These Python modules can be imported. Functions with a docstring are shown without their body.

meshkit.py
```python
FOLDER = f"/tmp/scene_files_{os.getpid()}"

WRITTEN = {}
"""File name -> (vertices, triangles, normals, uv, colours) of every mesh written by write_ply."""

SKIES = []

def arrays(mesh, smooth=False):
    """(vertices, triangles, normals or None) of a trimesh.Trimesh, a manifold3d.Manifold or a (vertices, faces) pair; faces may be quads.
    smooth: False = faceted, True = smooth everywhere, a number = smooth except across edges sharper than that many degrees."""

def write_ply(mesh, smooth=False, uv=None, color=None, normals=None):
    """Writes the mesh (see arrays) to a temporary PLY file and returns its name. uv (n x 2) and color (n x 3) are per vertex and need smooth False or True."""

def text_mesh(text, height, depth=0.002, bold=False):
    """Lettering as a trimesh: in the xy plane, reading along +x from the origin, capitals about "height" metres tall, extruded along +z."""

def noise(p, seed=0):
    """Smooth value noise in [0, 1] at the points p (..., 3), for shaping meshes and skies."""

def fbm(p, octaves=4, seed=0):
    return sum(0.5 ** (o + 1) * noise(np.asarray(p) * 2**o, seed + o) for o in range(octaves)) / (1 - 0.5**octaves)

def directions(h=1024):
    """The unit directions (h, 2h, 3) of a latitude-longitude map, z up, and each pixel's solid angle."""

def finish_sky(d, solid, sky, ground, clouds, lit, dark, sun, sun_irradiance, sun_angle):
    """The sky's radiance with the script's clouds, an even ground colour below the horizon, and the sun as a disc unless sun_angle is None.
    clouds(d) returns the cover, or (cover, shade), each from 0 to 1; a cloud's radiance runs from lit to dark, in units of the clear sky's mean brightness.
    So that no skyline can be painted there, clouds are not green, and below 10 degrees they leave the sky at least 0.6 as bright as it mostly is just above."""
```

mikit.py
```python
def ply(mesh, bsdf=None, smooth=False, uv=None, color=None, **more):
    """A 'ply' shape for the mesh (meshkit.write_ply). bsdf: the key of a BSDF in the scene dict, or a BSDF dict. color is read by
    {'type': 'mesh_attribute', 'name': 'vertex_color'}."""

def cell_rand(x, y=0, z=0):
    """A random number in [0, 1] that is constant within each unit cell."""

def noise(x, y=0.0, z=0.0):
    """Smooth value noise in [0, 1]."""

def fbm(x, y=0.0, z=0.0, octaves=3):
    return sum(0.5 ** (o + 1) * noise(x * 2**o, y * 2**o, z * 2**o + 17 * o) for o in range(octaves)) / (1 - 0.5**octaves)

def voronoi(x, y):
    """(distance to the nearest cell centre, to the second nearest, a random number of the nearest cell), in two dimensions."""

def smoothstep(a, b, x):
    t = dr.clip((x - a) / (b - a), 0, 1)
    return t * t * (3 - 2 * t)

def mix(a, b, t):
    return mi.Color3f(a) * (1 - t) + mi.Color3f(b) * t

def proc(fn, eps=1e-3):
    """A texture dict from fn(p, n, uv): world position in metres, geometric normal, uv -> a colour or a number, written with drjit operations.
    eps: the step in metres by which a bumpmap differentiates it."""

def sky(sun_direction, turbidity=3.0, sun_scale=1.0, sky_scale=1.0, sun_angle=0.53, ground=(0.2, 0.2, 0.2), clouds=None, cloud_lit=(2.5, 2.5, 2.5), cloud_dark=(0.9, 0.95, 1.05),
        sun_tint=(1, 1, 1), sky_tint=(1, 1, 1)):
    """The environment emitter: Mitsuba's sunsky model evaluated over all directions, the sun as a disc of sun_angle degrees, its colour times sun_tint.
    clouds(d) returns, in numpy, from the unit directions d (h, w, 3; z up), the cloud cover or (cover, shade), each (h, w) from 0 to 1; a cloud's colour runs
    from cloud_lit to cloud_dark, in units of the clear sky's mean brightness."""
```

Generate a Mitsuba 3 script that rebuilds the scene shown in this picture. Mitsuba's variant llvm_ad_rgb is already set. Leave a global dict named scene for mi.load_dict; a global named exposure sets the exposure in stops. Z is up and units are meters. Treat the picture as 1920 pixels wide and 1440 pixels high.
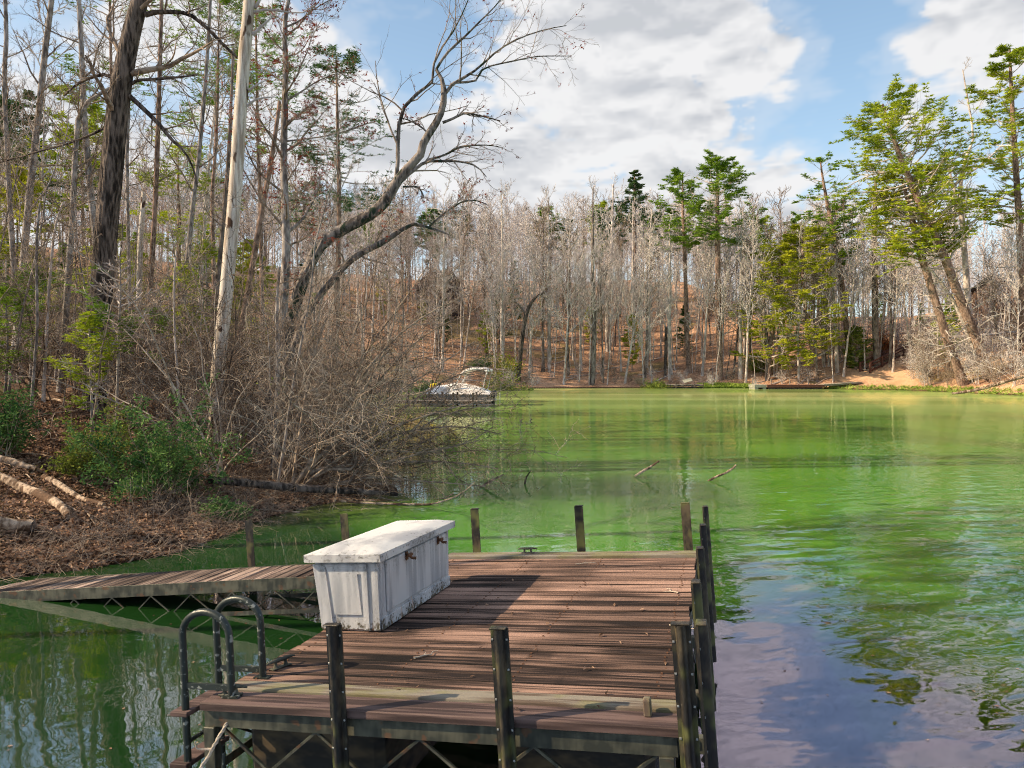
import math
import numpy as np
import trimesh
import shapely
import drjit as dr
import mitsuba as mi
import mikit
import meshkit
from mikit import noise, fbm, voronoi, cell_rand, smoothstep, mix, proc

# ------------------------------------------------------------------ camera, sky, exposure
H = 2.9                                    # eye above the water (water is z = 0)
FPX, YH = 1350.0, 688.0                    # focal length and horizon row in the 1920 x 1440 photograph
PITCH = math.atan((720 - YH) / FPX)
T = mi.ScalarTransform4f
scene, labels = {}, {}
fwd = [0, math.cos(PITCH), -math.sin(PITCH)]
scene['camera'] = {'type': 'perspective', 'fov': math.degrees(2 * math.atan(960 / FPX)), 'fov_axis': 'x', 'near_clip': 0.05, 'far_clip': 6000.0,
                   'to_world': T().look_at(origin=[0, 0, H], target=[0, fwd[1], H + fwd[2]], up=[0, 0, 1])}
SUN = np.array([-0.84, -0.10, 0.56])


def clouds(d):
    x, y, z = d[..., 0], d[..., 1], d[..., 2]
    az, el = np.degrees(np.arctan2(x, y)), np.degrees(np.arcsin(z))
    s = 1.0 / (z + 0.20)
    zero = 0 * az

    def blob(a, e, wa, we):
        return np.exp(-((az - a) / wa) ** 2 - ((el - e) / we) ** 2)

    q = np.stack([x * s * 1.5 + 3.1, y * s * 1.5 + 1.7, zero], -1)
    warp = (meshkit.fbm(np.stack([az / 6, el / 4, zero + 4], -1), 3, 5) - 0.5)[..., None] * 0.5
    big = meshkit.fbm(q * 1.1, 4, 11)

    def puffs(up):
        p = np.stack([az / 7.0, (el + up) / 3.0, zero], -1) + warp
        n1, n2, n3 = meshkit.noise(p * 3.0, 41), meshkit.noise(p * 6.3, 42), meshkit.noise(p * 13.0, 43)
        return meshkit.fbm(p, 3, 23) + 0.20 * (np.abs(2 * n1 - 1) - 0.5) + 0.13 * (np.abs(2 * n2 - 1) - 0.5) + 0.07 * (np.abs(2 * n3 - 1) - 0.5)

    fine, lower = puffs(0), puffs(-1.1)
    f = 0.55 * (big - 0.5) + 0.62 * (fine - 0.52) + 0.36 * blob(11, 23, 14, 9) + 0.30 * blob(33, 23, 6, 8) + 0.16 * blob(-22, 22, 16, 9) + 0.14 * blob(13, 13, 20, 5) + 0.12 * blob(-6, 15, 8, 4)
    f = f - 0.26 * blob(-6, 26, 6, 6) - 0.26 * blob(25.0, 24, 2.8, 8) + 0.10 * blob(0, 4, 80, 6) + 0.008
    cover = np.clip(f / 0.13, 0, 1)
    cover = np.maximum(cover * cover * (3 - 2 * cover), 0.24 * np.clip((f + 0.14) / 0.14, 0, 1))
    shade = np.clip(0.34 + 3.0 * (lower - fine) + 2.0 * (f - 0.24), 0, 1)
    return cover * 0.97, shade * 0.95


scene['sky'] = mikit.sky(SUN, turbidity=3.0, clouds=clouds, cloud_lit=(1.52, 1.51, 1.51), cloud_dark=(0.98, 1.01, 1.07), sun_tint=(1.0, 0.985, 0.95), ground=(0.10, 0.09, 0.07), sky_tint=(1.8, 1.56, 1.32))
exposure = 2.35


# ------------------------------------------------------------------ helpers
def at(px, py, depth):
    """The world point seen at photograph pixel (px, py) at this forward distance."""
    t = (px - 960) / FPX
    u = (720 - py) / FPX
    c, s = math.cos(PITCH), math.sin(PITCH)
    k = depth / (c + u * s)
    return np.array([t * k, (c + u * s) * k, H + (u * c - s) * k])


def on_water(px, py):
    a = at(px, py, 1.0)
    k = -H / (a[2] - H)
    return np.array([a[0] * k, a[1] * k, 0.0])


counts = {}


def numbered(name):
    n = counts.get(name, 0)
    counts[name] = n + 1
    return name if n == 0 else f'{name}_{n:03d}'


def thing(name, label, cat, group=None, kind=None):
    k = numbered(name)
    labels[k] = {'label': label, 'category': cat}
    if group:
        labels[k]['group'] = group
    if kind:
        labels[k]['kind'] = kind
    return k


def structure(name, shape, label=None):
    k = numbered(name)
    scene[k] = shape
    labels[k] = {'kind': 'structure'}
    if label:
        labels[k]['label'] = label
    return k


def part(parent, name, mesh, bsdf, smooth=False, label=None, kind=None, **kw):
    k = numbered(parent + '__' + name)
    scene[k] = mikit.ply(mesh, bsdf, smooth, **kw)
    if label or kind:
        labels[k] = {a: b for a, b in (('label', label), ('kind', kind)) if b}
    return k


def join(*ms):
    vs, fs, n = [], [], 0
    for m in ms:
        v, f = (np.asarray(m.vertices), np.asarray(m.faces)) if hasattr(m, 'vertices') else m
        if len(v) == 0:
            continue
        vs.append(v)
        fs.append(np.asarray(f) + n)
        n += len(v)
    return np.vstack(vs), np.vstack(fs)


def box(x0, x1, y0, y1, z0, z1, c=0.0):
    """A box with chamfered edges."""
    if c <= 0:
        m = trimesh.creation.box(bounds=[[x0, y0, z0], [x1, y1, z1]])
        return np.array(m.vertices), np.array(m.faces)
    pts = []
    for sx in (0, 1):
        for sy in (0, 1):
            for sz in (0, 1):
                p = np.array([x1 if sx else x0, y1 if sy else y0, z1 if sz else z0], float)
                i = np.array([-c if sx else c, -c if sy else c, -c if sz else c])
                for a in range(3):
                    q = p + i
                    q[a] = p[a]
                    pts.append(q)
    m = trimesh.convex.convex_hull(np.array(pts))
    return np.array(m.vertices), np.array(m.faces)


def bar(a, b, w, h, up=(0, 0, 1)):
    """A square bar from a to b: w across, h along up."""
    a, b = np.asarray(a, float), np.asarray(b, float)
    t = b - a
    t /= np.linalg.norm(t)
    s = np.cross(t, up)
    s /= np.linalg.norm(s) + 1e-12
    n = np.cross(s, t)
    c = [(-1, -1), (1, -1), (1, 1), (-1, 1)]
    v = [p + s * w / 2 * i + n * h / 2 * j for p in (a, b) for i, j in c]
    f = [[0, 2, 1], [0, 3, 2], [4, 5, 6], [4, 6, 7]]
    for i in range(4):
        j = (i + 1) % 4
        f += [[i, j, j + 4], [i, j + 4, i + 4]]
    return np.array(v), np.array(f)


def tubes(P, R, sides=5, cap=False):
    """Polylines P (m, k, 3) with radii R (m, k) as tubes."""
    P = np.asarray(P, float)
    R = np.asarray(R, float)
    if P.ndim == 2:
        P, R = P[None], R[None]
    m, k, _ = P.shape
    t = np.gradient(P, axis=1)
    t /= np.linalg.norm(t, axis=2, keepdims=True) + 1e-12
    main = P[:, -1] - P[:, 0]
    main /= np.linalg.norm(main, axis=1, keepdims=True) + 1e-12
    ref = np.where(np.abs(main[:, 2:]) < 0.8, [[0, 0, 1.0]], [[1.0, 0.13, 0]])[:, None]
    a = np.cross(t, np.broadcast_to(ref, t.shape))
    a /= np.linalg.norm(a, axis=2, keepdims=True) + 1e-12
    b = np.cross(t, a)
    w = np.arange(sides) * 2 * np.pi / sides
    V = P[:, :, None] + R[:, :, None, None] * (np.cos(w)[None, None, :, None] * a[:, :, None] + np.sin(w)[None, None, :, None] * b[:, :, None])
    i, j = np.meshgrid(np.arange(k - 1), np.arange(sides), indexing='ij')
    q = np.stack([i * sides + j, i * sides + (j + 1) % sides, (i + 1) * sides + (j + 1) % sides, (i + 1) * sides + j], -1).reshape(-1, 4)
    f = np.vstack([q[:, [0, 2, 1]], q[:, [0, 3, 2]]])
    if cap:
        e = (k - 1) * sides
        c = [[0, s, s + 1] for s in range(1, sides - 1)] + [[e, e + s + 1, e + s] for s in range(1, sides - 1)]
        f = np.vstack([f, c])
    F = (f[None] + (np.arange(m) * k * sides)[:, None, None]).reshape(-1, 3)
    return V.reshape(-1, 3), F


def smooth_line(pts, n):
    """A smooth curve of n points through pts (cubic, by chord length)."""
    from scipy.interpolate import PchipInterpolator
    pts = np.asarray(pts, float)
    s = np.r_[0, np.cumsum(np.linalg.norm(np.diff(pts[:, :3], axis=0), axis=1))]
    return PchipInterpolator(s / s[-1], pts)(np.linspace(0, 1, n))


def xf(M, O, mesh):
    v, f = mesh
    return v @ M.T + O, f


def sub(mesh, length):
    v, f = trimesh.remesh.subdivide_to_size(np.asarray(mesh[0]), np.asarray(mesh[1]), length)
    m = trimesh.Trimesh(v, f, process=False)
    m.merge_vertices()
    return np.array(m.vertices), np.array(m.faces)


# ------------------------------------------------------------------ materials
def mat(key, color, rough=0.8, spec=0.3, metallic=0.0, bump=None, scale=1.0, eps=2e-3, **kw):
    col = proc(color) if callable(color) else {'type': 'rgb', 'value': list(color)}
    rg = proc(rough) if callable(rough) else float(rough)
    b = {'type': 'principled', 'base_color': col, 'roughness': rg, 'specular': spec, 'metallic': metallic, **kw}
    if bump is not None:
        b = {'type': 'bumpmap', 'arbitrary': proc(bump, eps), 'scale': float(scale), 'bsdf': b}
    scene[key] = {'type': 'twosided', 'bsdf': b}


def leafmat(key, color, trans=0.5, rough=0.6):
    scene[key] = {'type': 'principledthin', 'base_color': proc(color), 'roughness': rough, 'diff_trans': trans, 'eta': 1.35, 'spec_trans': 0.0}


YAW, ROLL, TIP = 0.275, 0.080, -0.048
Ry = np.array([[math.cos(YAW), math.sin(YAW), 0], [-math.sin(YAW), math.cos(YAW), 0], [0, 0, 1]])
Rr = np.array([[math.cos(ROLL), 0, -math.sin(ROLL)], [0, 1, 0], [math.sin(ROLL), 0, math.cos(ROLL)]])
Rp = np.array([[1, 0, 0], [0, math.cos(TIP), -math.sin(TIP)], [0, math.sin(TIP), math.cos(TIP)]])
DM = Ry @ Rr @ Rp                                   # dock axes: u across to the right, v away, n up
DO = np.array([-1.922, 4.386, H - 2.057])           # its front left corner, top of the boards
DW, DL = 2.887, 4.411


def D(u, v, n=0.0):
    return DO + DM @ np.array([u, v, n])


def local(p, M, O):
    q = [p.x - float(O[0]), p.y - float(O[1]), p.z - float(O[2])]
    return [q[0] * float(M[0, i]) + q[1] * float(M[1, i]) + q[2] * float(M[2, i]) for i in range(3)]


PITCHV = 0.1475


def plank_color(u, v, pitch, light, dark):
    k = dr.floor(v / pitch)
    r = cell_rand(k, 3)
    w = v / pitch - k
    grain = fbm(u * 2.2 + r * 40, v * 70, r * 9, 4)
    wear = fbm(u * 0.9 + r * 17, v * 6, 3.0, 3)
    stain = fbm(u * 1.4, v * 1.4, 8.0, 3)
    t = dr.clip(smoothstep(0.36, 0.66, grain * 0.55 + wear * 0.45) * 0.9 + (r - 0.5) * 0.5, 0, 1)
    c = mix(dark, light, t)
    c = c * (0.55 + 0.7 * smoothstep(0.28, 0.62, stain))
    edge = smoothstep(0.0, 0.16, w) * smoothstep(1.0, 0.86, w)
    c = c * (0.20 + 0.80 * edge)
    knot = noise(u * 3.1 + r * 50, k * 3.7)
    return c * (1 - 0.5 * smoothstep(0.9, 0.95, knot))


def deck_col(p, n, uv):
    u, v, w = local(p, DM, DO)
    return plank_color(u, v - 0.345 + 40 * PITCHV, PITCHV, (0.28, 0.175, 0.135), (0.022, 0.014, 0.012))


def deck_bump(p, n, uv):
    u, v, w = local(p, DM, DO)
    return fbm(u * 3, v * 90, 2.0, 3) + 0.6 * fbm(u * 9, v * 40, 5.0, 2)


mat('mat_plank', deck_col, 0.85, 0.25, bump=deck_bump, scale=0.006)


def moss_col(p, n, uv):
    u, v, w = local(p, DM, DO)
    g = fbm(u * 2.5, v * 40, w * 6, 3)
    m = fbm(u * 5, v * 9, 4.0, 3)
    c = mix((0.10, 0.075, 0.06), (0.20, 0.18, 0.15), smoothstep(0.3, 0.65, g))
    return mix(c, (0.17, 0.165, 0.08), smoothstep(0.42, 0.7, m) * 0.6)


mat('mat_mossy_plank', moss_col, 0.9, 0.2, bump=deck_bump, scale=0.006)


def purple_plank(p, n, uv):
    u, v, w = local(p, DM, DO)
    g = fbm(u * 2.0, v * 50, w * 30, 3)
    return mix((0.036, 0.022, 0.021), (0.125, 0.082, 0.075), smoothstep(0.3, 0.7, g))


mat('mat_front_plank', purple_plank, 0.75, 0.35, bump=deck_bump, scale=0.005)


def steel_col(p, n, uv):
    g = fbm(p.x * 9, p.y * 9, p.z * 9, 3)
    s = fbm(p.x * 30, p.y * 30, p.z * 5, 3)
    c = mix((0.028, 0.032, 0.026), (0.105, 0.105, 0.078), smoothstep(0.35, 0.7, g * 0.6 + s * 0.4))
    return mix(c, (0.13, 0.055, 0.025), smoothstep(0.62, 0.75, fbm(p.x * 14, p.y * 14, p.z * 14 + 3, 3)) * 0.6)


mat('mat_steel', steel_col, 0.55, 0.5, metallic=0.25)


def post_col(p, n, uv):
    u, v, w = local(p, DM, DO)
    g = fbm(u * 14, v * 14, w * 2.2, 3)
    a = fbm(u * 30, v * 30, w * 12, 3)
    c = mix((0.008, 0.0075, 0.007), (0.10, 0.078, 0.045), smoothstep(0.42, 0.78, g * 0.6 + a * 0.4))
    return mix(c, (0.12, 0.13, 0.035), smoothstep(0.5, 0.75, fbm(u * 7, v * 7, w * 5 + 9, 3)) * 0.7)


mat('mat_post', post_col, 0.5, 0.5, bump=lambda p, n, uv: fbm(p.x * 60, p.y * 60, p.z * 12, 3), scale=0.003)
mat('mat_bolt', (0.42, 0.42, 0.40), 0.3, 0.5, metallic=0.7)
mat('mat_dark_plastic', lambda p, n, uv: mix((0.012, 0.012, 0.012), (0.09, 0.065, 0.035), smoothstep(0.4, 0.75, fbm(p.x * 5, p.y * 5, p.z * 9, 4))), 0.6, 0.4)
mat('mat_ladder', lambda p, n, uv: mix((0.022, 0.030, 0.028), (0.30, 0.32, 0.30), smoothstep(0.60, 0.75, fbm(p.x * 40, p.y * 40, p.z * 40, 3)) * 0.8), 0.38, 0.5, metallic=0.2)

BU, BV, BA, BB, BH = -0.008, 1.413, 0.539, 1.491, 0.60


def chest_col(p, n, uv):
    u, v, w = local(p, DM, DO)
    run = fbm(u * 16, v * 16, w * 1.1, 4)
    spot = fbm(u * 70, v * 70, w * 45, 4)
    c = mix((0.50, 0.505, 0.52), (0.31, 0.325, 0.35), smoothstep(0.36, 0.72, run))
    low = smoothstep(0.20, 0.0, w)
    high = smoothstep(0.36, 0.56, w)
    g = spot * 0.55 + run * 0.45
    c = mix(c, (0.085, 0.075, 0.055), smoothstep(0.66 - 0.26 * low, 0.90 - 0.34 * low, g))
    c = mix(c, (0.15, 0.145, 0.12), smoothstep(0.52, 0.68, g) * high * 0.75)
    return mix(c, (0.42, 0.22, 0.10), smoothstep(0.74, 0.82, fbm(u * 24, v * 24, w * 1.0 + 5, 2)) * 0.6)


def lid_col(p, n, uv):
    u, v, w = local(p, DM, DO)
    run = fbm(u * 5, v * 3, 2.0, 4)
    spot = fbm(u * 45, v * 45, w * 45, 3)
    c = mix((0.52, 0.52, 0.52), (0.33, 0.335, 0.355), smoothstep(0.42, 0.7, run))
    lu, lv = dr.abs(u - (BU + BA / 2)), dr.abs(v - (BV + BB / 2))
    rim = dr.maximum(smoothstep(0.285, 0.325, lu), smoothstep(0.745, 0.80, lv))
    c = mix(c, (0.06, 0.055, 0.035), smoothstep(0.67 - 0.13 * rim, 0.86 - 0.10 * rim, spot * 0.8 + run * 0.22) * 0.7)
    return c


mat('mat_chest', chest_col, 0.55, 0.4, bump=lambda p, n, uv: fbm(p.x * 50, p.y * 50, p.z * 50, 3), scale=0.002)
mat('mat_lid', lid_col, 0.6, 0.4, bump=lambda p, n, uv: fbm(p.x * 40, p.y * 40, p.z * 40, 3), scale=0.002)
mat('mat_rust', lambda p, n, uv: mix((0.02, 0.016, 0.014), (0.20, 0.09, 0.045), fbm(p.x * 60, p.y * 60, p.z * 60, 3)), 0.8)
mat('mat_rope', lambda p, n, uv: mix((0.30, 0.24, 0.18), (0.60, 0.52, 0.43), fbm(p.x * 80, p.y * 80, p.z * 80, 3)), 0.9)


# ---- ground, water
def ground_col(p, n, uv):
    a = fbm(p.x * 5, p.y * 5, p.z * 5, 4)
    b = fbm(p.x * 0.35, p.y * 0.35, 0.0, 3)
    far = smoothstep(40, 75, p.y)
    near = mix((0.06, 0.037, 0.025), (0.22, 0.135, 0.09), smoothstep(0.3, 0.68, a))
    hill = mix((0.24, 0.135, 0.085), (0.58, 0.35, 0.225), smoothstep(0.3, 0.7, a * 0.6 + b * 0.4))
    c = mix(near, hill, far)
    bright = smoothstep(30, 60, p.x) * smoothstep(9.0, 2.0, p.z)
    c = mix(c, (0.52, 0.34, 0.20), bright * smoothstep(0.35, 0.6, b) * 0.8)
    green = smoothstep(0.60, 0.72, fbm(p.x * 0.22 + 40, p.y * 0.22, 2.0, 3)) * 0.5
    c = mix(c, (0.10, 0.12, 0.035), green)
    return mix((0.05, 0.030, 0.016), c, smoothstep(0.0, 0.22, p.z))


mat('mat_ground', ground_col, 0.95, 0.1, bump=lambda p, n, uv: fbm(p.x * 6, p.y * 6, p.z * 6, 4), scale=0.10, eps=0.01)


def waves(p, n, uv):
    x, y = p.x * 0.94 + p.y * 0.34, p.y * 0.94 - p.x * 0.34
    gust = smoothstep(0.35, 0.65, fbm(p.x * 0.13 + 5, p.y * 0.09, 1.0, 2))
    wob = fbm(p.x * 0.45, p.y * 0.45, 3.0, 2) * 6
    arc = dr.sqrt(dr.square(p.x - 9.0) + dr.square(p.y + 1.0))
    rip = dr.sin(y * 15 + x * 2 + wob * 2.2) * 0.45 + dr.sin(y * 8.6 - x * 3.4 + wob * 1.6) * 0.8 + dr.sin(arc * 12.0 + wob * 2.5) * 0.8
    h = fbm(x * 1.1, y * 2.4, 4.0, 2) * 4.6 + fbm(x * 3.4, y * 7.0, 7.0, 2) * 1.5 + rip * 0.42 * (0.2 + gust)
    lee = 0.30 + 0.95 * smoothstep(-2.5, 1.5, p.x)
    far = 1.0 - 0.80 * smoothstep(16, 55, p.y)
    return h * (0.45 + 0.75 * gust) * lee * far


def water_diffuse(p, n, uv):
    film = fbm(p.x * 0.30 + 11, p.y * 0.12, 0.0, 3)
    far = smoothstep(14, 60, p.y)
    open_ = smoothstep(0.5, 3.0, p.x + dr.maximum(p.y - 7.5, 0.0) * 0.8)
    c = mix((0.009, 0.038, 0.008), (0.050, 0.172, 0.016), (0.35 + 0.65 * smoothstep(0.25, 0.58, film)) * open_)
    beside = smoothstep(6.0, 12.5, p.y + dr.maximum(p.x - 3.2, 0.0) * 1.1)  # body colour dimmed near the dock: hides its cast shadow, leaves sky reflection
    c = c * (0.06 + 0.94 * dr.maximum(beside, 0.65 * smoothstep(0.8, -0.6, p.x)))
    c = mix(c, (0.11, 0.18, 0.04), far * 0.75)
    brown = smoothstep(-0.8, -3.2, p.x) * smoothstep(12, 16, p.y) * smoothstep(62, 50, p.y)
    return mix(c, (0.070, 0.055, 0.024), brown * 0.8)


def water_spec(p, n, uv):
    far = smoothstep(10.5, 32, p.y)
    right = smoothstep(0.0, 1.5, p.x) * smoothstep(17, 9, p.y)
    near = mix((0.90, 0.87, 1.0), (0.93, 0.81, 1.0), right)  # lavender of the reflected sky painted into the tint, strongest right of the dock
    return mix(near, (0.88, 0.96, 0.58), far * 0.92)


def film_weight(p, n, uv):
    """Where green algae film lies on the water: far out, in streaks along the shore."""
    streak = fbm(p.x * 0.014, p.y * 0.17, 5.0, 3)
    blot = fbm(p.x * 0.06 + 3, p.y * 0.05, 1.0, 3)
    a = smoothstep(10, 40, p.y) * 0.13 + smoothstep(16, 66, p.y) * (0.04 + 0.22 * smoothstep(0.36, 0.62, streak))
    b = 0.14 * smoothstep(0.40, 0.68, blot) * smoothstep(8, 14, p.y)
    return dr.clip(a + b, 0, 0.7) * smoothstep(-12, 3, p.x + 6)


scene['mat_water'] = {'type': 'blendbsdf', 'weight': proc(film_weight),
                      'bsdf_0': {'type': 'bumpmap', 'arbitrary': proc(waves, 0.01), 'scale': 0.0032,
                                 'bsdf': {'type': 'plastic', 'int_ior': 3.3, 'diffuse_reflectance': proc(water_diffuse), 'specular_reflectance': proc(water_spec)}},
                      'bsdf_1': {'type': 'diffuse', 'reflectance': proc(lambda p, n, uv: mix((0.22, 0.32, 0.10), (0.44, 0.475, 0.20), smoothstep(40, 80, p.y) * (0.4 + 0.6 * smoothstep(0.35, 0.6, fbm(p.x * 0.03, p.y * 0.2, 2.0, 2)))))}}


# ---- bark and wood
def bark(key, dark, light, sx, sz, bump_scale=0.02, patch=None, rough=0.95):
    def col(p, n, uv):
        a = fbm(p.x * sx, p.y * sx, p.z * sz, 4)
        b = fbm(p.x * 2.3, p.y * 2.3, p.z * 0.7 + 9, 3)
        c = mix(dark, light, smoothstep(0.33, 0.68, a * 0.65 + b * 0.35))
        if patch:
            c = mix(c, patch[0], smoothstep(patch[1], patch[1] + 0.06, fbm(p.x * 5, p.y * 5, p.z * 1.8 + 4, 3)))
        return c
    mat(key, col, rough, 0.15, bump=(lambda p, n, uv: fbm(p.x * sx, p.y * sx, p.z * sz, 3)) if bump_scale else None, scale=bump_scale or 1, eps=0.004)


bark('mat_bark_oak', (0.022, 0.018, 0.016), (0.19, 0.155, 0.135), 22, 3.2, 0.06)
bark('mat_bark_grey', (0.12, 0.104, 0.096), (0.42, 0.38, 0.355), 16, 5, 0.02)
bark('mat_bark_dead', (0.36, 0.29, 0.23), (0.72, 0.66, 0.59), 26, 1.6, 0.012, patch=((0.09, 0.055, 0.04), 0.66))
bark('mat_bark_pine', (0.10, 0.065, 0.05), (0.36, 0.25, 0.20), 14, 5, 0.03)
bark('mat_bark_maple', (0.05, 0.042, 0.038), (0.30, 0.26, 0.235), 18, 4, 0.02, patch=((0.03, 0.045, 0.03), 0.60))
bark('mat_bark_far', (0.29, 0.245, 0.22), (0.66, 0.585, 0.54), 6, 2, 0)
bark('mat_bark_far_dark', (0.085, 0.065, 0.055), (0.30, 0.25, 0.22), 6, 2, 0)
bark('mat_twig', (0.135, 0.10, 0.078), (0.42, 0.335, 0.265), 9, 9, 0)
bark('mat_twig_dark', (0.055, 0.040, 0.032), (0.24, 0.175, 0.13), 9, 9, 0)
bark('mat_twig_light', (0.25, 0.20, 0.16), (0.56, 0.48, 0.395), 9, 9, 0)
bark('mat_twig_pale', (0.38, 0.335, 0.32), (0.68, 0.63, 0.605), 4, 4, 0)
bark('mat_log', (0.085, 0.052, 0.034), (0.52, 0.40, 0.30), 17, 9, 0.03, patch=((0.12, 0.075, 0.05), 0.55))


def leafy(a, b, f=0.9, extra=None):
    def col(p, n, uv):
        t = fbm(p.x * f, p.y * f, p.z * f, 3)
        g = noise(p.x * 23, p.y * 23, p.z * 23)
        return mix(a, b, smoothstep(0.3, 0.7, t * 0.6 + g * 0.4))
    return col


leafmat('mat_needle_bright', leafy((0.17, 0.27, 0.022), (0.52, 0.58, 0.045), 0.5))
leafmat('mat_needle_green', leafy((0.09, 0.19, 0.028), (0.30, 0.44, 0.045), 0.5))
leafmat('mat_needle_dark', leafy((0.035, 0.085, 0.036), (0.13, 0.21, 0.070), 0.7))
leafmat('mat_needle_yellow', leafy((0.22, 0.28, 0.022), (0.54, 0.54, 0.045), 0.5))
leafmat('mat_laurel', leafy((0.035, 0.105, 0.035), (0.18, 0.30, 0.090), 2.5), 0.3, 0.35)
leafmat('mat_laurel_olive', leafy((0.08, 0.135, 0.028), (0.33, 0.37, 0.075), 2.5), 0.35, 0.4)
leafmat('mat_dry_leaf', leafy((0.055, 0.030, 0.020), (0.46, 0.30, 0.205), 7.0), 0.3, 0.7)
leafmat('mat_orange_leaf', leafy((0.28, 0.085, 0.035), (0.55, 0.22, 0.10), 2.0), 0.4, 0.7)
leafmat('mat_bud', leafy((0.18, 0.022, 0.015), (0.42, 0.075, 0.035), 3.0), 0.4, 0.6)
leafmat('mat_bank_grass', leafy((0.16, 0.24, 0.04), (0.42, 0.52, 0.12), 1.0), 0.4, 0.7)
mat('mat_faded', lambda p, n, uv: mix((0.36, 0.36, 0.31), (0.18, 0.18, 0.15), fbm(p.x * 3, p.y * 3, p.z * 3, 3)), 0.8)
mat('mat_white_paint', lambda p, n, uv: mix((0.78, 0.77, 0.74), (0.5, 0.48, 0.44), smoothstep(0.5, 0.8, fbm(p.x * 4, p.y * 4, p.z * 4, 3))), 0.5)
mat('mat_canvas', lambda p, n, uv: mix((0.80, 0.76, 0.74), (0.55, 0.50, 0.48), smoothstep(0.4, 0.7, fbm(p.x * 2, p.y * 2, p.z * 2, 4))), 0.9)
mat('mat_boat_grey', (0.24, 0.22, 0.21), 0.4, 0.5)
mat('mat_aluminium', (0.6, 0.6, 0.6), 0.35, 0.5, metallic=0.8)
mat('mat_engine', (0.035, 0.037, 0.045), 0.35, 0.5)
mat('mat_yellow', (0.75, 0.55, 0.02), 0.5)
mat('mat_red_wood', lambda p, n, uv: mix((0.06, 0.025, 0.02), (0.17, 0.075, 0.055), fbm(p.x * 5, p.y * 5, p.z * 9, 3)), 0.8)
mat('mat_grey_wood', lambda p, n, uv: mix((0.14, 0.12, 0.10), (0.42, 0.37, 0.32), fbm(p.x * 4, p.y * 4, p.z * 9, 3)), 0.85)
mat('mat_roof_dark', lambda p, n, uv: mix((0.03, 0.022, 0.02), (0.085, 0.06, 0.055), fbm(p.x * 6, p.y * 6, p.z * 6, 3)), 0.9)
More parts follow.
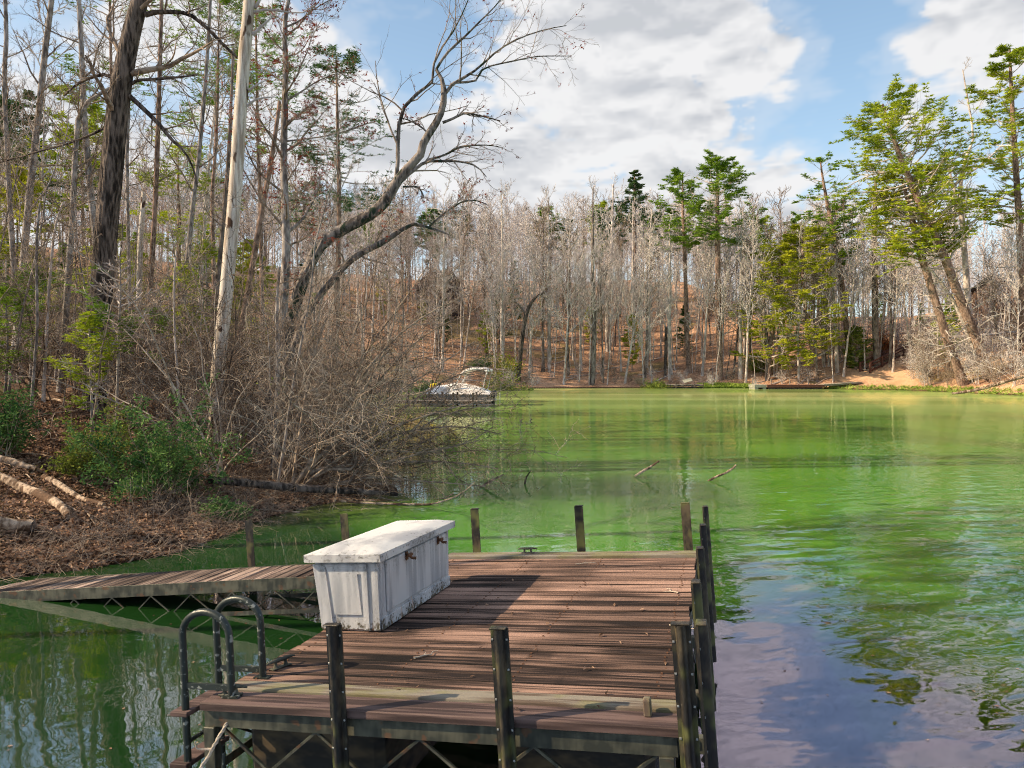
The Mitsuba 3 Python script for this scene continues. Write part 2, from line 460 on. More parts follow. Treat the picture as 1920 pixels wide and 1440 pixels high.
mat('mat_roof_blue', lambda p, n, uv: mix((0.06, 0.075, 0.085), (0.16, 0.19, 0.21), fbm(p.x * 5, p.y * 5, p.z * 5, 3)), 0.6)
mat('mat_wall_brown', lambda p, n, uv: mix((0.10, 0.06, 0.045), (0.2, 0.125, 0.09), fbm(p.x * 3, p.y * 3, p.z * 6, 3)), 0.85)
mat('mat_glass_dark', (0.02, 0.025, 0.03), 0.08, 0.6)
mat('mat_brick', lambda p, n, uv: mix((0.16, 0.06, 0.04), (0.30, 0.13, 0.09), fbm(p.x * 9, p.y * 9, p.z * 14, 3)), 0.9)

# ------------------------------------------------------------------ the setting: terrain and water
shore = [(-16, -3), (-9.5, 6.0), (-7.6, 9.4), (-5.4, 10.9), (-4.9, 12.6), (-4.7, 14.1), (-3.6, 15.6), (-2.7, 16.6), (-3.8, 18.8), (-4.9, 24), (-6.3, 32), (-8.3, 42), (-11.0, 50), (-14.5, 58), (-16.5, 68),
         (-14, 80), (-8, 89), (0, 96), (10, 99.5), (20, 100), (30, 99), (38, 96.5), (44, 93.5), (48.5, 90), (50.5, 84), (51, 78), (52.5, 72), (54.5, 66), (57, 55), (60, 40), (58, 15), (50, -8), (20, -14)]
lake = shapely.Polygon(smooth_line(np.array(shore + shore[:1], float), 260)).buffer(0)
shapely.prepare(lake)


def signed(x, y):
    pts = shapely.points(x, y)
    d = shapely.distance(lake.exterior, pts)
    return np.where(shapely.contains_xy(lake, x, y), -d, d)


def sm(a, b, x):
    t = np.clip((x - a) / (b - a), 0, 1)
    return t * t * (3 - 2 * t)


def height(x, y):
    x, y = np.atleast_1d(np.asarray(x, float)), np.atleast_1d(np.asarray(y, float))
    s = signed(x, y)
    i = np.maximum(s, 0)
    left = 0.10 * i + 0.13 * np.clip(i - 1.5, 0, 8) + 0.03 * np.maximum(i - 12, 0)
    left = np.minimum(left, 10 + 0.0 * left)
    far = 0.22 * np.minimum(i, 3) + 0.34 * np.clip(i - 2, 0, 42) + 0.20 * np.clip(i - 44, 0, 60)
    right = 0.35 * np.minimum(i, 12) + 0.16 * np.clip(i - 12, 0, 60)
    back = 0.10 * np.minimum(i, 60)
    wf = sm(66, 96, y + 0.35 * np.maximum(-x - 12, 0)) * sm(62, 44, x)
    wr = sm(36, 50, x) * (1 - wf)
    h = wf * far + wr * right + (1 - wf - wr) * np.where(y < 3, np.minimum(left, back + 2), left)
    p = np.stack([x * 0.12, y * 0.12, 0 * x], -1)
    p2 = np.stack([x * 0.9, y * 0.9, 0 * x], -1)
    h = h + (meshkit.fbm(p, 3, 3) - 0.5) * np.minimum(i * 0.12, 1.6) + (meshkit.fbm(p2, 2, 7) - 0.5) * np.minimum(i * 0.25, 0.28)
    h = h + 0.10 * sm(0, 0.7, i)
    return np.where(s < 0, np.maximum(s * 0.25, -2.5), h)


def gh(x, y):
    return float(height(x, y)[0])


def graded(a, b, c, d, fine, coarse, lo, hi):
    core = np.r_[np.arange(a, c, coarse), np.arange(c, d, fine), np.arange(d, b + coarse, coarse)]
    return np.r_[lo, core, hi]


gx = graded(-120, 150, -20, 1, 0.3, 1.6, [-1500, -700, -350, -200, -150], [180, 240, 400, 800, 1500])
gy = graded(-40, 240, 6, 30, 0.3, 1.6, [-900, -400, -150, -80], [270, 330, 450, 800, 1500, 2200])
X, Y = np.meshgrid(gx, gy, indexing='ij')
Z = height(X.ravel(), Y.ravel()).reshape(X.shape)
ny = len(gy)
ii, jj = np.meshgrid(np.arange(len(gx) - 1), np.arange(ny - 1), indexing='ij')
q = (ii * ny + jj).ravel()
gf = np.vstack([np.stack([q, q + ny, q + ny + 1], 1), np.stack([q, q + ny + 1, q + 1], 1)])
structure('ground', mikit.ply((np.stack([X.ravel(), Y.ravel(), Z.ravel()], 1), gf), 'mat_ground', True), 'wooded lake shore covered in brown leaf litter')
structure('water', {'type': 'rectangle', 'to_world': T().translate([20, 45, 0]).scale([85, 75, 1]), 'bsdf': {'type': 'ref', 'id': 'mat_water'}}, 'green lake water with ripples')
#---PART2---
# ------------------------------------------------------------------ the floating dock
rng = np.random.default_rng(7)


def dbox(u0, u1, v0, v1, n0, n1, c=0.0):
    return xf(DM, DO, box(u0, u1, v0, v1, n0, n1, c))


def plank_mesh(u0, u1, v0, v1, n0, n1, rg, M=DM, O=DO, warp=0.004):
    """A worn board: rounded long edges, slightly bowed, ends not quite square."""
    k, c = 9, 0.006
    us = np.linspace(u0, u1, k)
    prof = np.array([(v0, n0), (v1, n0), (v1, n1 - c), (v1 - c, n1), (v0 + c, n1), (v0, n1 - c)])
    ph = rg.uniform(0, 6.28, 4)
    V = []
    for i, u in enumerate(us):
        dv = 0.0022 * math.sin(1.7 * u + ph[0])
        dn = warp * math.sin(1.3 * u + ph[1]) * 0.6 + warp * 0.3 * math.sin(4.1 * u + ph[2])
        e = (rg.uniform(-0.004, 0.004) if i in (0, k - 1) else 0)
        tilt = warp * 0.5 * math.sin(0.9 * u + ph[3])
        for j, (v, n) in enumerate(prof):
            V.append((u + e, v + dv, n + dn + tilt * (1 if v > (v0 + v1) / 2 else -1)))
    m = len(prof)
    F = []
    for i in range(k - 1):
        for j in range(m):
            a, b = i * m + j, i * m + (j + 1) % m
            F += [[a, b + m, b], [a, a + m, b + m]]
    for j in range(1, m - 1):
        F += [[0, j, j + 1], [(k - 1) * m, (k - 1) * m + j + 1, (k - 1) * m + j]]
    return xf(M, O, (np.array(V), np.array(F)))


dock = thing('floating_dock', 'weathered brown plank dock tilting on a steel truss frame in the foreground', 'dock')
part(dock, 'edge_plank', plank_mesh(0.0, DW, 0.0, 0.192, -0.052, -0.006, rng), 'mat_front_plank', label='smooth purplish brown front edge board')
part(dock, 'edge_plank', plank_mesh(0.03, DW - 0.02, 0.197, 0.338, -0.04, 0.008, rng), 'mat_mossy_plank', label='grey mossy board behind the front edge')
npl = int((DL - 0.15 - 0.345) / PITCHV)
for i in range(npl):
    v0 = 0.345 + i * PITCHV
    e = rng.uniform(-0.012, 0.012, 2)
    part(dock, 'plank', plank_mesh(0.012 + e[0] * 0.4, DW - 0.03 + e[1], v0 + 0.0035, v0 + PITCHV - 0.0035 - abs(rng.normal(0, 0.0025)), -0.042, rng.uniform(-0.003, 0.003), rng), 'mat_plank')
part(dock, 'edge_plank', plank_mesh(-0.02, DW - 0.02, 0.345 + npl * PITCHV + 0.004, DL, -0.05, 0.03, rng), 'mat_mossy_plank', label='raised mossy board along the far edge')
# screw heads and debris on the boards
V = []
for i in range(npl):
    for u in (0.12, DW * 0.36, DW * 0.64, DW - 0.14):
        for dv in (0.04, 0.105):
            V.append((u + rng.normal(0, 0.01), 0.345 + i * PITCHV + dv))
scr = [xf(DM, D(u, v, 0.0), box(-0.006, 0.006, -0.006, 0.006, -0.006, 0.0045)) for u, v in V]
part(dock, 'screw_heads', join(*scr), 'mat_rust', kind='stuff')
# frame: channels, bottom rails, uprights, diagonals
part(dock, 'channel', join(dbox(0.0, DW - 0.02, 0.035, 0.043, -0.165, -0.054), dbox(0.0, DW - 0.02, 0.0432, 0.085, -0.062, -0.054), dbox(0.0, DW - 0.02, 0.0432, 0.085, -0.165, -0.157)), 'mat_steel', label='front steel channel under the boards')
part(dock, 'channel', join(dbox(-0.004, 0.004, 0.09, DL - 0.05, -0.165, -0.046), dbox(0.0042, 0.05, 0.09, DL - 0.05, -0.165, -0.157)), 'mat_steel')
part(dock, 'channel', join(dbox(DW - 0.034, DW - 0.026, 0.09, DL - 0.05, -0.165, -0.046), dbox(DW - 0.07, DW - 0.0342, 0.09, DL - 0.05, -0.165, -0.157)), 'mat_steel')
part(dock, 'channel', dbox(0.0, DW - 0.02, DL - 0.045, DL - 0.035, -0.165, -0.052), 'mat_steel')
part(dock, 'bottom_rail', join(dbox(0.02, DW - 0.03, 0.035, 0.043, -0.485, -0.42), dbox(0.02, DW - 0.03, 0.0432, 0.085, -0.485, -0.478)), 'mat_steel', label='lower front rail of the truss')
part(dock, 'bottom_rail', dbox(-0.002, 0.006, 0.09, DL - 0.05, -0.485, -0.43), 'mat_steel')
part(dock, 'bottom_rail', dbox(DW - 0.036, DW - 0.028, 0.09, DL - 0.05, -0.485, -0.43), 'mat_steel')
part(dock, 'bottom_rail', dbox(0.02, DW - 0.03, DL - 0.045, DL - 0.036, -0.485, -0.43), 'mat_steel')
for u, v in ((0.0, 0.03), (DW - 0.115, 0.03), (0.0, DL - 0.09), (DW - 0.09, DL - 0.09), (0.0, DL / 2)):
    part(dock, 'upright', dbox(u, u + 0.078, v - 0.012, v + 0.05, -0.60, -0.166, 0.004), 'mat_steel')
us = np.linspace(0.10, DW - 0.12, 9)
for i in range(8):
    a, b = ((us[i], -0.165), (us[i + 1], -0.42)) if i % 2 == 0 else ((us[i], -0.42), (us[i + 1], -0.165))
    part(dock, 'brace', bar(D(a[0], 0.055, a[1]), D(b[0], 0.055, b[1]), 0.016, 0.016), 'mat_steel')
for u in (0.0, DW - 0.032):
    vs = np.linspace(0.12, DL - 0.12, 11)
    for i in range(10):
        a, b = ((vs[i], -0.165), (vs[i + 1], -0.43)) if i % 2 == 0 else ((vs[i], -0.43), (vs[i + 1], -0.165))
        part(dock, 'brace', bar(D(u + 0.012, a[0], a[1]), D(u + 0.012, b[0], b[1]), 0.016, 0.016), 'mat_steel')
for i, v in enumerate(np.linspace(0.55, DL - 0.5, 6)):
    part(dock, 'joist', dbox(0.055, DW - 0.075, v, v + 0.045, -0.15, -0.046), 'mat_dark_plastic')
for u0, u1, v0, v1 in ((0.16, 1.10, 0.22, 1.5), (1.86, 2.72, 0.22, 1.5), (0.16, 1.10, 2.9, 4.2), (1.86, 2.72, 2.9, 4.2)):
    part(dock, 'float', dbox(u0, u1, v0, v1, -0.70, -0.19, 0.05), 'mat_dark_plastic', smooth=20)


def bumper_profile(s=1.0):
    """Hat section: two flanges and a rounded nose, in (x across, y outward)."""
    a = np.linspace(math.pi, 0, 11)
    dome = [(0.033 * math.cos(t), 0.022 + 0.052 * math.sin(t)) for t in a]
    return 0.80 * np.array([(-0.062, 0.0), (-0.062, 0.016), (-0.037, 0.016)] + dome + [(0.037, 0.016), (0.062, 0.016), (0.062, 0.0)]) * s


bump2d = shapely.Polygon(bumper_profile())


def bumper(u, v, n0, n1, ang, lean=(0, 0)):
    """A bumper post standing on the dock side; ang turns its nose, in degrees, about the post."""
    m = trimesh.creation.extrude_polygon(bump2d, n1 - n0, engine='earcut')
    m = (np.array(m.vertices), np.array(m.faces))
    c, s = math.cos(math.radians(ang)), math.sin(math.radians(ang))
    A = np.array([[c, -s, lean[0]], [s, c, lean[1]], [0, 0, 1.0]])
    O = np.array([u, v, n0]) - np.array([lean[0], lean[1], 0]) * (-n0)
    k = part(dock, 'bumper_post', xf(DM @ A, DO + DM @ O, m), 'mat_post', smooth=35)
    cap = xf(DM @ A, DO + DM @ O, box(-0.047, 0.047, 0.002, 0.054, n1 - n0 + 0.001, n1 - n0 + 0.010, 0.003))
    part(k, 'cap', cap, 'mat_post')
    for z in np.arange(0.10, n1 - n0, 0.16):
        for sx in (-1, 1):
            part(k, 'bolt', xf(DM @ A, DO + DM @ O, box(sx * 0.040 - 0.006, sx * 0.040 + 0.006, 0.0132, 0.017, z - 0.006, z + 0.006, 0.002)), 'mat_bolt')
    return k


for u in (0.968, 1.971):
    bumper(u, -0.018, -0.95, 0.49, 180)
bumper(DW + 0.045, -0.018, -0.62, 0.53, 180)
for v in (-0.16, 0.67, 1.71, 2.74, 3.9):
    bumper(DW + 0.075 if v > 0 else DW + 0.125, v, -0.60, 0.57, -90)
    part(dock, 'post_bracket', dbox(DW - 0.03, DW + 0.075, v - 0.03, v + 0.03, -0.15, -0.07) if v > 0 else dbox(DW - 0.03, DW + 0.12, 0.05, 0.10, -0.15, -0.07), 'mat_steel')
for u in (0.30, 1.567, 2.765):
    bumper(u, DL + 0.012, -0.55, 0.54, 0)


def cleat(parent, P, M, ang):
    c, s = math.cos(ang), math.sin(ang)
    A = M @ np.array([[c, -s, 0], [s, c, 0], [0, 0, 1.0]])
    line = smooth_line([(-0.115, 0, 0.045), (-0.07, 0, 0.052), (0, 0, 0.05), (0.07, 0, 0.052), (0.115, 0, 0.045)], 9)
    r = np.array([0.006, 0.010, 0.013, 0.015, 0.015, 0.015, 0.013, 0.010, 0.006])
    feet = [tubes(np.array([(x, 0, -0.002), (x, 0, 0.025), (x * 0.9, 0, 0.048)]), np.array([0.018, 0.011, 0.011]), 8) for x in (-0.04, 0.04)]
    return part(parent, 'cleat', xf(A, P, join(tubes(line, r, 8, True), *feet, box(-0.075, 0.075, -0.022, 0.022, -0.002, 0.006, 0.002))), 'mat_steel', smooth=40)


cleat(dock, D(0.13, 0.12, 0.0), DM, 0.1)
cleat(dock, D(0.17, 0.60, 0.005), DM, 1.2)
cleat(dock, D(0.95, DL - 0.06, 0.032), DM, 0.0)
part(dock, 'end_stop', dbox(DW - 0.19, DW - 0.15, 0.11, 0.17, -0.004, 0.085, 0.006), 'mat_mossy_plank', label='short upright block at the front right corner')
# ladder on the left side: two hoops, a brace each, and treads
lad = part(dock, 'ladder', tubes(np.array([D(-0.185, 0.10, -0.30), D(-0.185, 0.43, -0.30)]), np.full(2, 0.014), 8), 'mat_ladder', smooth=True, label='dark tube ladder with two arched handrails')
for v in (0.10, 0.42):
    a = np.linspace(math.pi, 0, 17)
    arch = [(-0.02 + 0.175 * math.cos(t), 0.365 + 0.15 * math.sin(t)) for t in a]
    pts = [(-0.195, -1.1), (-0.195, -0.5), (-0.195, 0.0), (-0.195, 0.3)] + arch + [(0.155, 0.3), (0.155, 0.15), (0.155, 0.006)]
    line = np.array([D(u, v, n) for u, n in pts])
    part(lad, 'handrail', tubes(line, np.full(len(line), 0.0235), 12, True), 'mat_ladder', smooth=50)
    part(lad, 'crossbar', join(bar(D(-0.19, v, 0.05), D(0.17, v, 0.05), 0.02, 0.036, DM[:, 2]), bar(D(0.10, v, 0.0), D(0.21, v, 0.0), 0.06, 0.012, DM[:, 2])), 'mat_ladder')
for n, o in ((-0.10, 0.0), (-0.42, -0.02)):
    part(lad, 'tread', dbox(-0.275 + o, -0.145 + o, 0.05, 0.47, n - 0.03, n, 0.004), 'mat_front_plank')

# the gangway to the shore, hinged on the left side of the dock
G1 = D(-0.012, DL - 0.80, -0.015)
G2 = D(-0.012, DL - 0.02, -0.015)
GL = at(-40, 1113, 9.05)
ga = GL - G1
glen = np.linalg.norm(ga) + 2.2
ga /= np.linalg.norm(ga)
gb = G2 - G1
gb -= ga * (gb @ ga)
gw = np.linalg.norm(gb)
gb /= gw
gn = np.cross(gb, ga)
GM = np.stack([-ga, gb, gn], 1)                    # axes: u back towards the dock, v across (away), n up
if gn[2] < 0:
    raise ValueError('gangway upside down')
GO = G1


def gang_col(p, n, uv):
    u, v, w = local(p, GM, GO)
    return plank_color(v + 3.0, u + 40.3, 0.145, (0.34, 0.25, 0.205), (0.06, 0.040, 0.034))


mat('mat_gangway_plank', gang_col, 0.85, 0.25, bump=lambda p, n, uv: fbm(local(p, GM, GO)[1] * 3, local(p, GM, GO)[0] * 90, 2.0, 3), scale=0.006)
gang = thing('gangway', 'long narrow plank gangway sloping down from the dock to the left bank', 'gangway')
SW = np.array([[0, -1, 0], [1, 0, 0], [0, 0, 1.0]])     # board axes: along v, across u
ng = int(glen / 0.145)
for i in range(ng):
    part(gang, 'plank', plank_mesh(0.012 + rng.uniform(-.006, .006), gw - 0.012 + rng.uniform(-.006, .006), 0.145 * i + 0.0045, 0.145 * i + 0.1405, -0.038, rng.uniform(-0.003, 0.003), rng, GM @ SW, GO), 'mat_gangway_plank')
for v in (-0.004, gw - 0.008):
    part(gang, 'side_rail', xf(GM, GO, join(box(-glen, -0.02, v, v + 0.010, -0.13, 0.008, 0.002))), 'mat_steel')
    part(gang, 'bottom_rail', xf(GM, GO, box(-glen, -0.05, v + 0.002, v + 0.010, -0.40, -0.35)), 'mat_steel')
    xs = np.arange(-glen + 0.1, -0.1, 0.27)
    for i in range(len(xs) - 1):
        a, b = ((xs[i], -0.13), (xs[i + 1], -0.35)) if i % 2 else ((xs[i], -0.35), (xs[i + 1], -0.13))
        part(gang, 'brace', bar(GO + GM @ np.array([a[0], v + 0.006, a[1]]), GO + GM @ np.array([b[0], v + 0.006, b[1]]), 0.013, 0.013), 'mat_steel')
cleat(gang, GO + GM @ np.array([-0.95, gw - 0.07, 0.002]), GM, 0.1)
for i, x in enumerate((-1.30, -2.62)):
    m = trimesh.creation.extrude_polygon(bump2d, 1.1, engine='earcut')
    k = part(gang, 'bumper_post', xf(GM, GO + GM @ np.array([x, gw + 0.006, -0.5]), (np.array(m.vertices), np.array(m.faces))), 'mat_post', smooth=35)
    for z in np.arange(0.1, 1.1, 0.16):
        part(k, 'bolt', xf(GM, GO + GM @ np.array([x, gw + 0.006, -0.5]), box(-0.046, -0.034, 0.0132, 0.017, z - 0.006, z + 0.006, 0.002)), 'mat_bolt')

# the white dock chest
chest = thing('storage_chest', 'grimy white plastic storage chest standing on the left side of the dock', 'storage box')


def taper(m, z0, z1, du, dv):
    """Widen a mesh in chest coordinates linearly with height."""
    v = np.array(m[0])
    t = (v[:, 2] - z0) / (z1 - z0)
    cu, cv = BU + BA / 2, BV + BB / 2
    v[:, 0] = cu + (v[:, 0] - cu) * (1 + du * t)
    v[:, 1] = cv + (v[:, 1] - cv) * (1 + dv * t)
    return v, m[1]


def cbox(u0, u1, v0, v1, n0, n1, c=0.0):
    return xf(DM, DO, taper(box(u0, u1, v0, v1, n0, n1, c), 0, BH, 0.075, 0.035))


part(chest, 'body', xf(DM, DO, taper(sub(box(BU, BU + BA, BV, BV + BB, 0.004, BH - 0.030, 0.02), 0.12), 0, BH, 0.075, 0.035)), 'mat_chest', smooth=30)
part(chest, 'front_panel', cbox(BU + BA, BU + BA + 0.016, BV + 0.10, BV + BB - 0.09, 0.135, BH - 0.06, 0.006), 'mat_chest')
for v0, v1, n0, n1 in ((BV + 0.004, BV + BB - 0.004, 0.012, 0.105),):
    part(chest, 'plinth', cbox(BU + BA, BU + BA + 0.010, v0, v1, n0, n1, 0.004), 'mat_chest')
ep = [(0.17, 0.125), (0.37, 0.125), (0.365, 0.35), (0.145, 0.35)]
ep2 = [(0.115, 0.40), (0.17, 0.125)]


def rib(u0, u1, n0, n1, slant, w):
    a = [BU + u0, BV - 0.012, n0], [BU + u0 + w, BV - 0.012, n0]
    prof = np.array([[BU + u0, n0], [BU + u0 + w, n0], [BU + u1 + w, n1], [BU + u1, n1]])
    V = np.array([[x, y, n] for y in (BV - 0.014, BV + 0.01) for x, n in prof])
    F = np.array([[0, 1, 2], [0, 2, 3], [4, 6, 5], [4, 7, 6], [0, 5, 1], [0, 4, 5], [1, 6, 2], [1, 5, 6], [2, 7, 3], [2, 6, 7], [3, 4, 0], [3, 7, 4]])
    return xf(DM, DO, taper((V, F), 0, BH, 0.075, 0.035))


part(chest, 'end_rib', rib(0.03, 0.0, 0.02, 0.54, 0, 0.10), 'mat_chest')
part(chest, 'end_rib', rib(0.40, 0.40, 0.02, 0.54, 0, 0.045), 'mat_chest')
part(chest, 'end_rib', rib(0.485, 0.485, 0.02, 0.54, 0, 0.05), 'mat_chest')
part(chest, 'end_panel', rib(0.15, 0.13, 0.14, 0.46, 0, 0.235), 'mat_chest')
part(chest, 'end_rib', rib(0.13, 0.10, 0.46, 0.54, 0, 0.30), 'mat_chest')
# lid: overhanging rim and a crowned top
lu0, lu1, lv0, lv1 = BU + BA / 2 - 0.335, BU + BA / 2 + 0.335, BV + BB / 2 - 0.83, BV + BB / 2 + 0.83
g = np.linspace(0, 1, 25)
LU, LV = np.meshgrid(np.linspace(lu0, lu1, 17), np.linspace(lv0, lv1, 37), indexing='ij')
a1 = np.minimum(LU - lu0, lu1 - LU)
a2 = np.minimum(LV - lv0, lv1 - LV)
crown = 0.030 * sm(0.02, 0.15, np.minimum(a1, a2 * 0.8)) - 0.012 * (np.minimum(a1, a2) < 0.004)
LZ = BH + 0.035 + crown
nu, nv = LU.shape
top = np.stack([LU.ravel(), LV.ravel(), LZ.ravel()], 1)
i2, j2 = np.meshgrid(np.arange(nu - 1), np.arange(nv - 1), indexing='ij')
q2 = (i2 * nv + j2).ravel()
tf = np.vstack([np.stack([q2, q2 + nv, q2 + nv + 1], 1), np.stack([q2, q2 + nv + 1, q2 + 1], 1)])
ring = [i * nv for i in range(nu)] + [(nu - 1) * nv + j for j in range(1, nv)] + [i * nv + nv - 1 for i in range(nu - 2, -1, -1)] + [j for j in range(nv - 2, 0, -1)]
low = top[ring].copy()
low[:, 2] = BH - 0.036
bf = []
for k in range(len(ring)):
    k2 = (k + 1) % len(ring)
    a, b, c, d_ = ring[k], ring[k2], len(top) + k2, len(top) + k
    bf += [[a, d_, c], [a, c, b]]
part(chest, 'lid', xf(DM, DO, (np.vstack([top, low]), np.vstack([tf, bf]))), 'mat_lid', smooth=40)
for v in (BV + 0.45, BV + 1.16):
    x = BU + BA * 1.036 + 0.012
    k = part(chest, 'latch', dbox(x + 0.005, x + 0.014, v - 0.012, v + 0.03, BH - 0.13, BH - 0.06, 0.002), 'mat_rust', label='broken rusty latch')
    part(k, 'hasp', join(tubes(np.array([D(x + 0.01, v, BH - 0.07), D(x + 0.05, v + 0.02, BH - 0.115), D(x + 0.085, v + 0.03, BH - 0.12)]), np.array([0.008, 0.012, 0.014]), 6, True),
                         dbox(x + 0.03, x + 0.05, v - 0.03, v + 0.05, BH - 0.10, BH - 0.075, 0.003)), 'mat_rust')
part(chest, 'hinge_pin', dbox(BU + BA * 0.98, BU + BA * 1.0 + 0.01, BV - 0.03, BV - 0.012, BH - 0.115, BH - 0.085, 0.003), 'mat_rust')

rope = thing('mooring_rope', 'frayed pale rope hanging from the front left corner of the dock', 'rope')
P0 = D(0.13, -0.01, -0.21)
line = smooth_line(np.array([D(0.16, 0.10, -0.10), D(0.145, -0.005, -0.19), D(0.05, -0.06, -0.36), D(-0.10, -0.12, -0.52), D(-0.26, -0.2, -0.70), D(-0.4, -0.28, -0.84)]), 60)
for ph in (0, 2.1, 4.2):
    tt = np.linspace(0, 55, 60) + ph
    off = np.stack([np.cos(tt), 0 * tt, np.sin(tt)], 1) * 0.006 + np.random.default_rng(3).normal(0, 0.002, (60, 3))
    part(rope, 'strand', tubes(line + off, np.full(60, 0.0065), 6), 'mat_rope', smooth=True)
ends = smooth_line(np.array([D(0.10, -0.03, -0.27), D(0.02, -0.06, -0.26), D(0.01, -0.07, -0.21)]), 8)
part(rope, 'loose_end', tubes(ends, np.linspace(0.008, 0.003, 8), 6), 'mat_rope', smooth=True)
cord = thing('hanging_cord', 'thin grey cord hanging below the front left corner of the dock', 'cord')
cl = smooth_line(np.array([D(0.16, 0.0, -0.30), D(0.15, -0.02, -0.48), D(0.13, -0.03, -0.62), D(0.12, -0.03, -0.9)]), 20)
scene[cord] = mikit.ply(tubes(cl, np.full(20, 0.011), 6), 'mat_ladder', True)
# twigs lying on the boards
for i, (px, py, dz, an, ln) in enumerate(((1098, 1058, 0, 0.4, 0.22), (1290, 1180, 0, -0.4, 0.30), (800, 1230, 0, 0.9, 0.2), (1000, 1045, 0, 0.05, 0.3), (1260, 1110, 0, 2.2, 0.18))):
    d0 = at(px, py, 1.0) - np.array([0, 0, H])
    nn = DM[:, 2]
    kk = ((DO - np.array([0, 0, H])) @ nn) / (d0 @ nn)
    c0 = np.array([0, 0, H]) + d0 * kk + nn * 0.012
    r3 = np.random.default_rng(i)
    dirv = DM @ np.array([math.cos(an), math.sin(an), 0])
    side = np.cross(nn, dirv)
    ln_ = [c0 + dirv * (t - 0.5) * ln + side * r3.normal(0, 0.012) for t in np.linspace(0, 1, 6)]
    tw = thing('fallen_twig', ['short pale twig lying near the far edge of the dock', 'pale forked twig lying at the right edge of the dock boards', 'thin twig lying on the dock in front of the white chest',
                               'long thin straw lying along the far edge of the dock', 'small twig lying on the boards near the right row of bumper posts'][i], 'twig')
    side_twig = np.array([ln_[2], ln_[2] + dirv * 0.04 + side * 0.05])
    scene[tw] = mikit.ply(join(tubes(np.array(ln_), np.linspace(0.006, 0.003, 6), 5), tubes(side_twig, np.array([0.004, 0.002]), 5)), 'mat_rope', True)
# dry leaves lying on the deck
r4 = np.random.default_rng(5)


def leaf_quads(C, N, size, rg, curl=0.35, aspect=0.5):
    """Leaves: six-vertex folded blades at C with normals N."""
    m = len(C)
    a = rg.normal(size=(m, 3))
    a -= N * (a * N).sum(1, keepdims=True)
    a /= np.linalg.norm(a, axis=1, keepdims=True) + 1e-9
    b = np.cross(N, a)
    s = (size * rg.uniform(0.6, 1.3, m))[:, None]
    w = s * aspect
    k = (rg.uniform(-1, 1, m) * curl)[:, None] * s
    k2 = (rg.uniform(0.1, 1, m) * curl)[:, None] * s
    V = np.stack([C - a * s * 0.5 + N * k, C - b * w * 0.5 + N * k2, C + b * w * 0.5 + N * k2, C + a * s * 0.5 - N * k * 0.6, C], 1)
    F = np.array([[0, 1, 4], [0, 4, 2], [1, 3, 4], [4, 3, 2]])
    return V.reshape(-1, 3), (F[None] + (np.arange(m) * 5)[:, None, None]).reshape(-1, 3)


lf = thing('dock_leaf_scraps', 'scraps of dry brown leaf scattered over the dock boards', 'leaf litter', kind='stuff')
C = np.array([D(r4.uniform(0.1, DW - 0.1), r4.uniform(0.1, DL - 0.1), 0.012) for _ in range(60)])
N = DM[:, 2] + r4.normal(0, 0.25, (60, 3))
N /= np.linalg.norm(N, axis=1, keepdims=True)
scene[lf] = mikit.ply(leaf_quads(C, N, np.full(60, 0.042), r4), 'mat_dry_leaf')
#---PART3---
# ------------------------------------------------------------------ growing things
UP = np.array([0, 0, 1.0])


def norm(v):
    return v / (np.linalg.norm(v, axis=-1, keepdims=True) + 1e-12)


def spawn(rg, P, R, per, t0, t1, ang, lf, k, wob=0.12, up=0.05, rf=0.55, tip=0.3, fade=0.55, rmin=0.0, length=None, profile=None):
    """Side branches: `per` of them on every parent polyline P (m, K, 3) with radii R, between t0 and t1 of its length."""
    m, K, _ = P.shape
    s = (np.arange(per)[None] + rg.uniform(0, 1, (m, per))) / per
    t = t0 + (t1 - t0) * s
    x = np.clip(t * (K - 1), 0, K - 1.0001)
    i = x.astype(int)
    f = (x - i)[..., None]
    a = np.arange(m)[:, None]
    pos = P[a, i] * (1 - f) + P[a, i + 1] * f
    tan = norm(P[a, i + 1] - P[a, i])
    rad = R[a, i] * (1 - f[..., 0]) + R[a, i + 1] * f[..., 0]
    L = np.linalg.norm(np.diff(P, axis=1), axis=2).sum(1)[:, None] if length is None else length
    ln = L * rg.uniform(*lf, (m, per)) * (1 - fade * s)
    if profile is not None:
        ln = ln * profile(s)
    ref = norm(np.cross(tan, np.where(np.abs(tan[..., 2:]) < 0.9, [0, 0, 1.0], [1.0, 0, 0])))
    oth = np.cross(tan, ref)
    phi = np.arange(per)[None] * 2.399963 + rg.uniform(0, 6.28, (m, 1)) + rg.normal(0, 0.4, (m, per))
    an = rg.uniform(*ang, (m, per))[..., None]
    d = tan * np.cos(an) + (ref * np.cos(phi)[..., None] + oth * np.sin(phi)[..., None]) * np.sin(an)
    out = [pos]
    step = (ln / (k - 1))[..., None]
    for _ in range(k - 1):
        d = norm(d + rg.normal(0, wob, d.shape) + np.array([0, 0, up]))
        out.append(out[-1] + d * step)
    Q = np.stack(out, 2).reshape(m * per, k, 3)
    r0 = np.maximum(rad * rf * rg.uniform(0.75, 1.15, rad.shape), rmin)
    RR = (r0[..., None] * np.linspace(1, tip, k)).reshape(m * per, k)
    return Q, np.maximum(RR, rmin * 0.6)


def trunk_line(rg, H, r, k=12, wander=0.01, lean=(0, 0), power=0.85, flare=1.35):
    t = np.linspace(0, 1, k)
    w = np.cumsum(rg.normal(0, wander * H / 3, (k, 2)), 0) * t[:, None] ** 0.7
    P = np.stack([w[:, 0] + lean[0] * t * H, w[:, 1] + lean[1] * t * H, t * H - 0.3], 1)
    R = r * ((1 - 0.93 * t) ** power)
    R[0] *= flare
    return P[None], R[None]


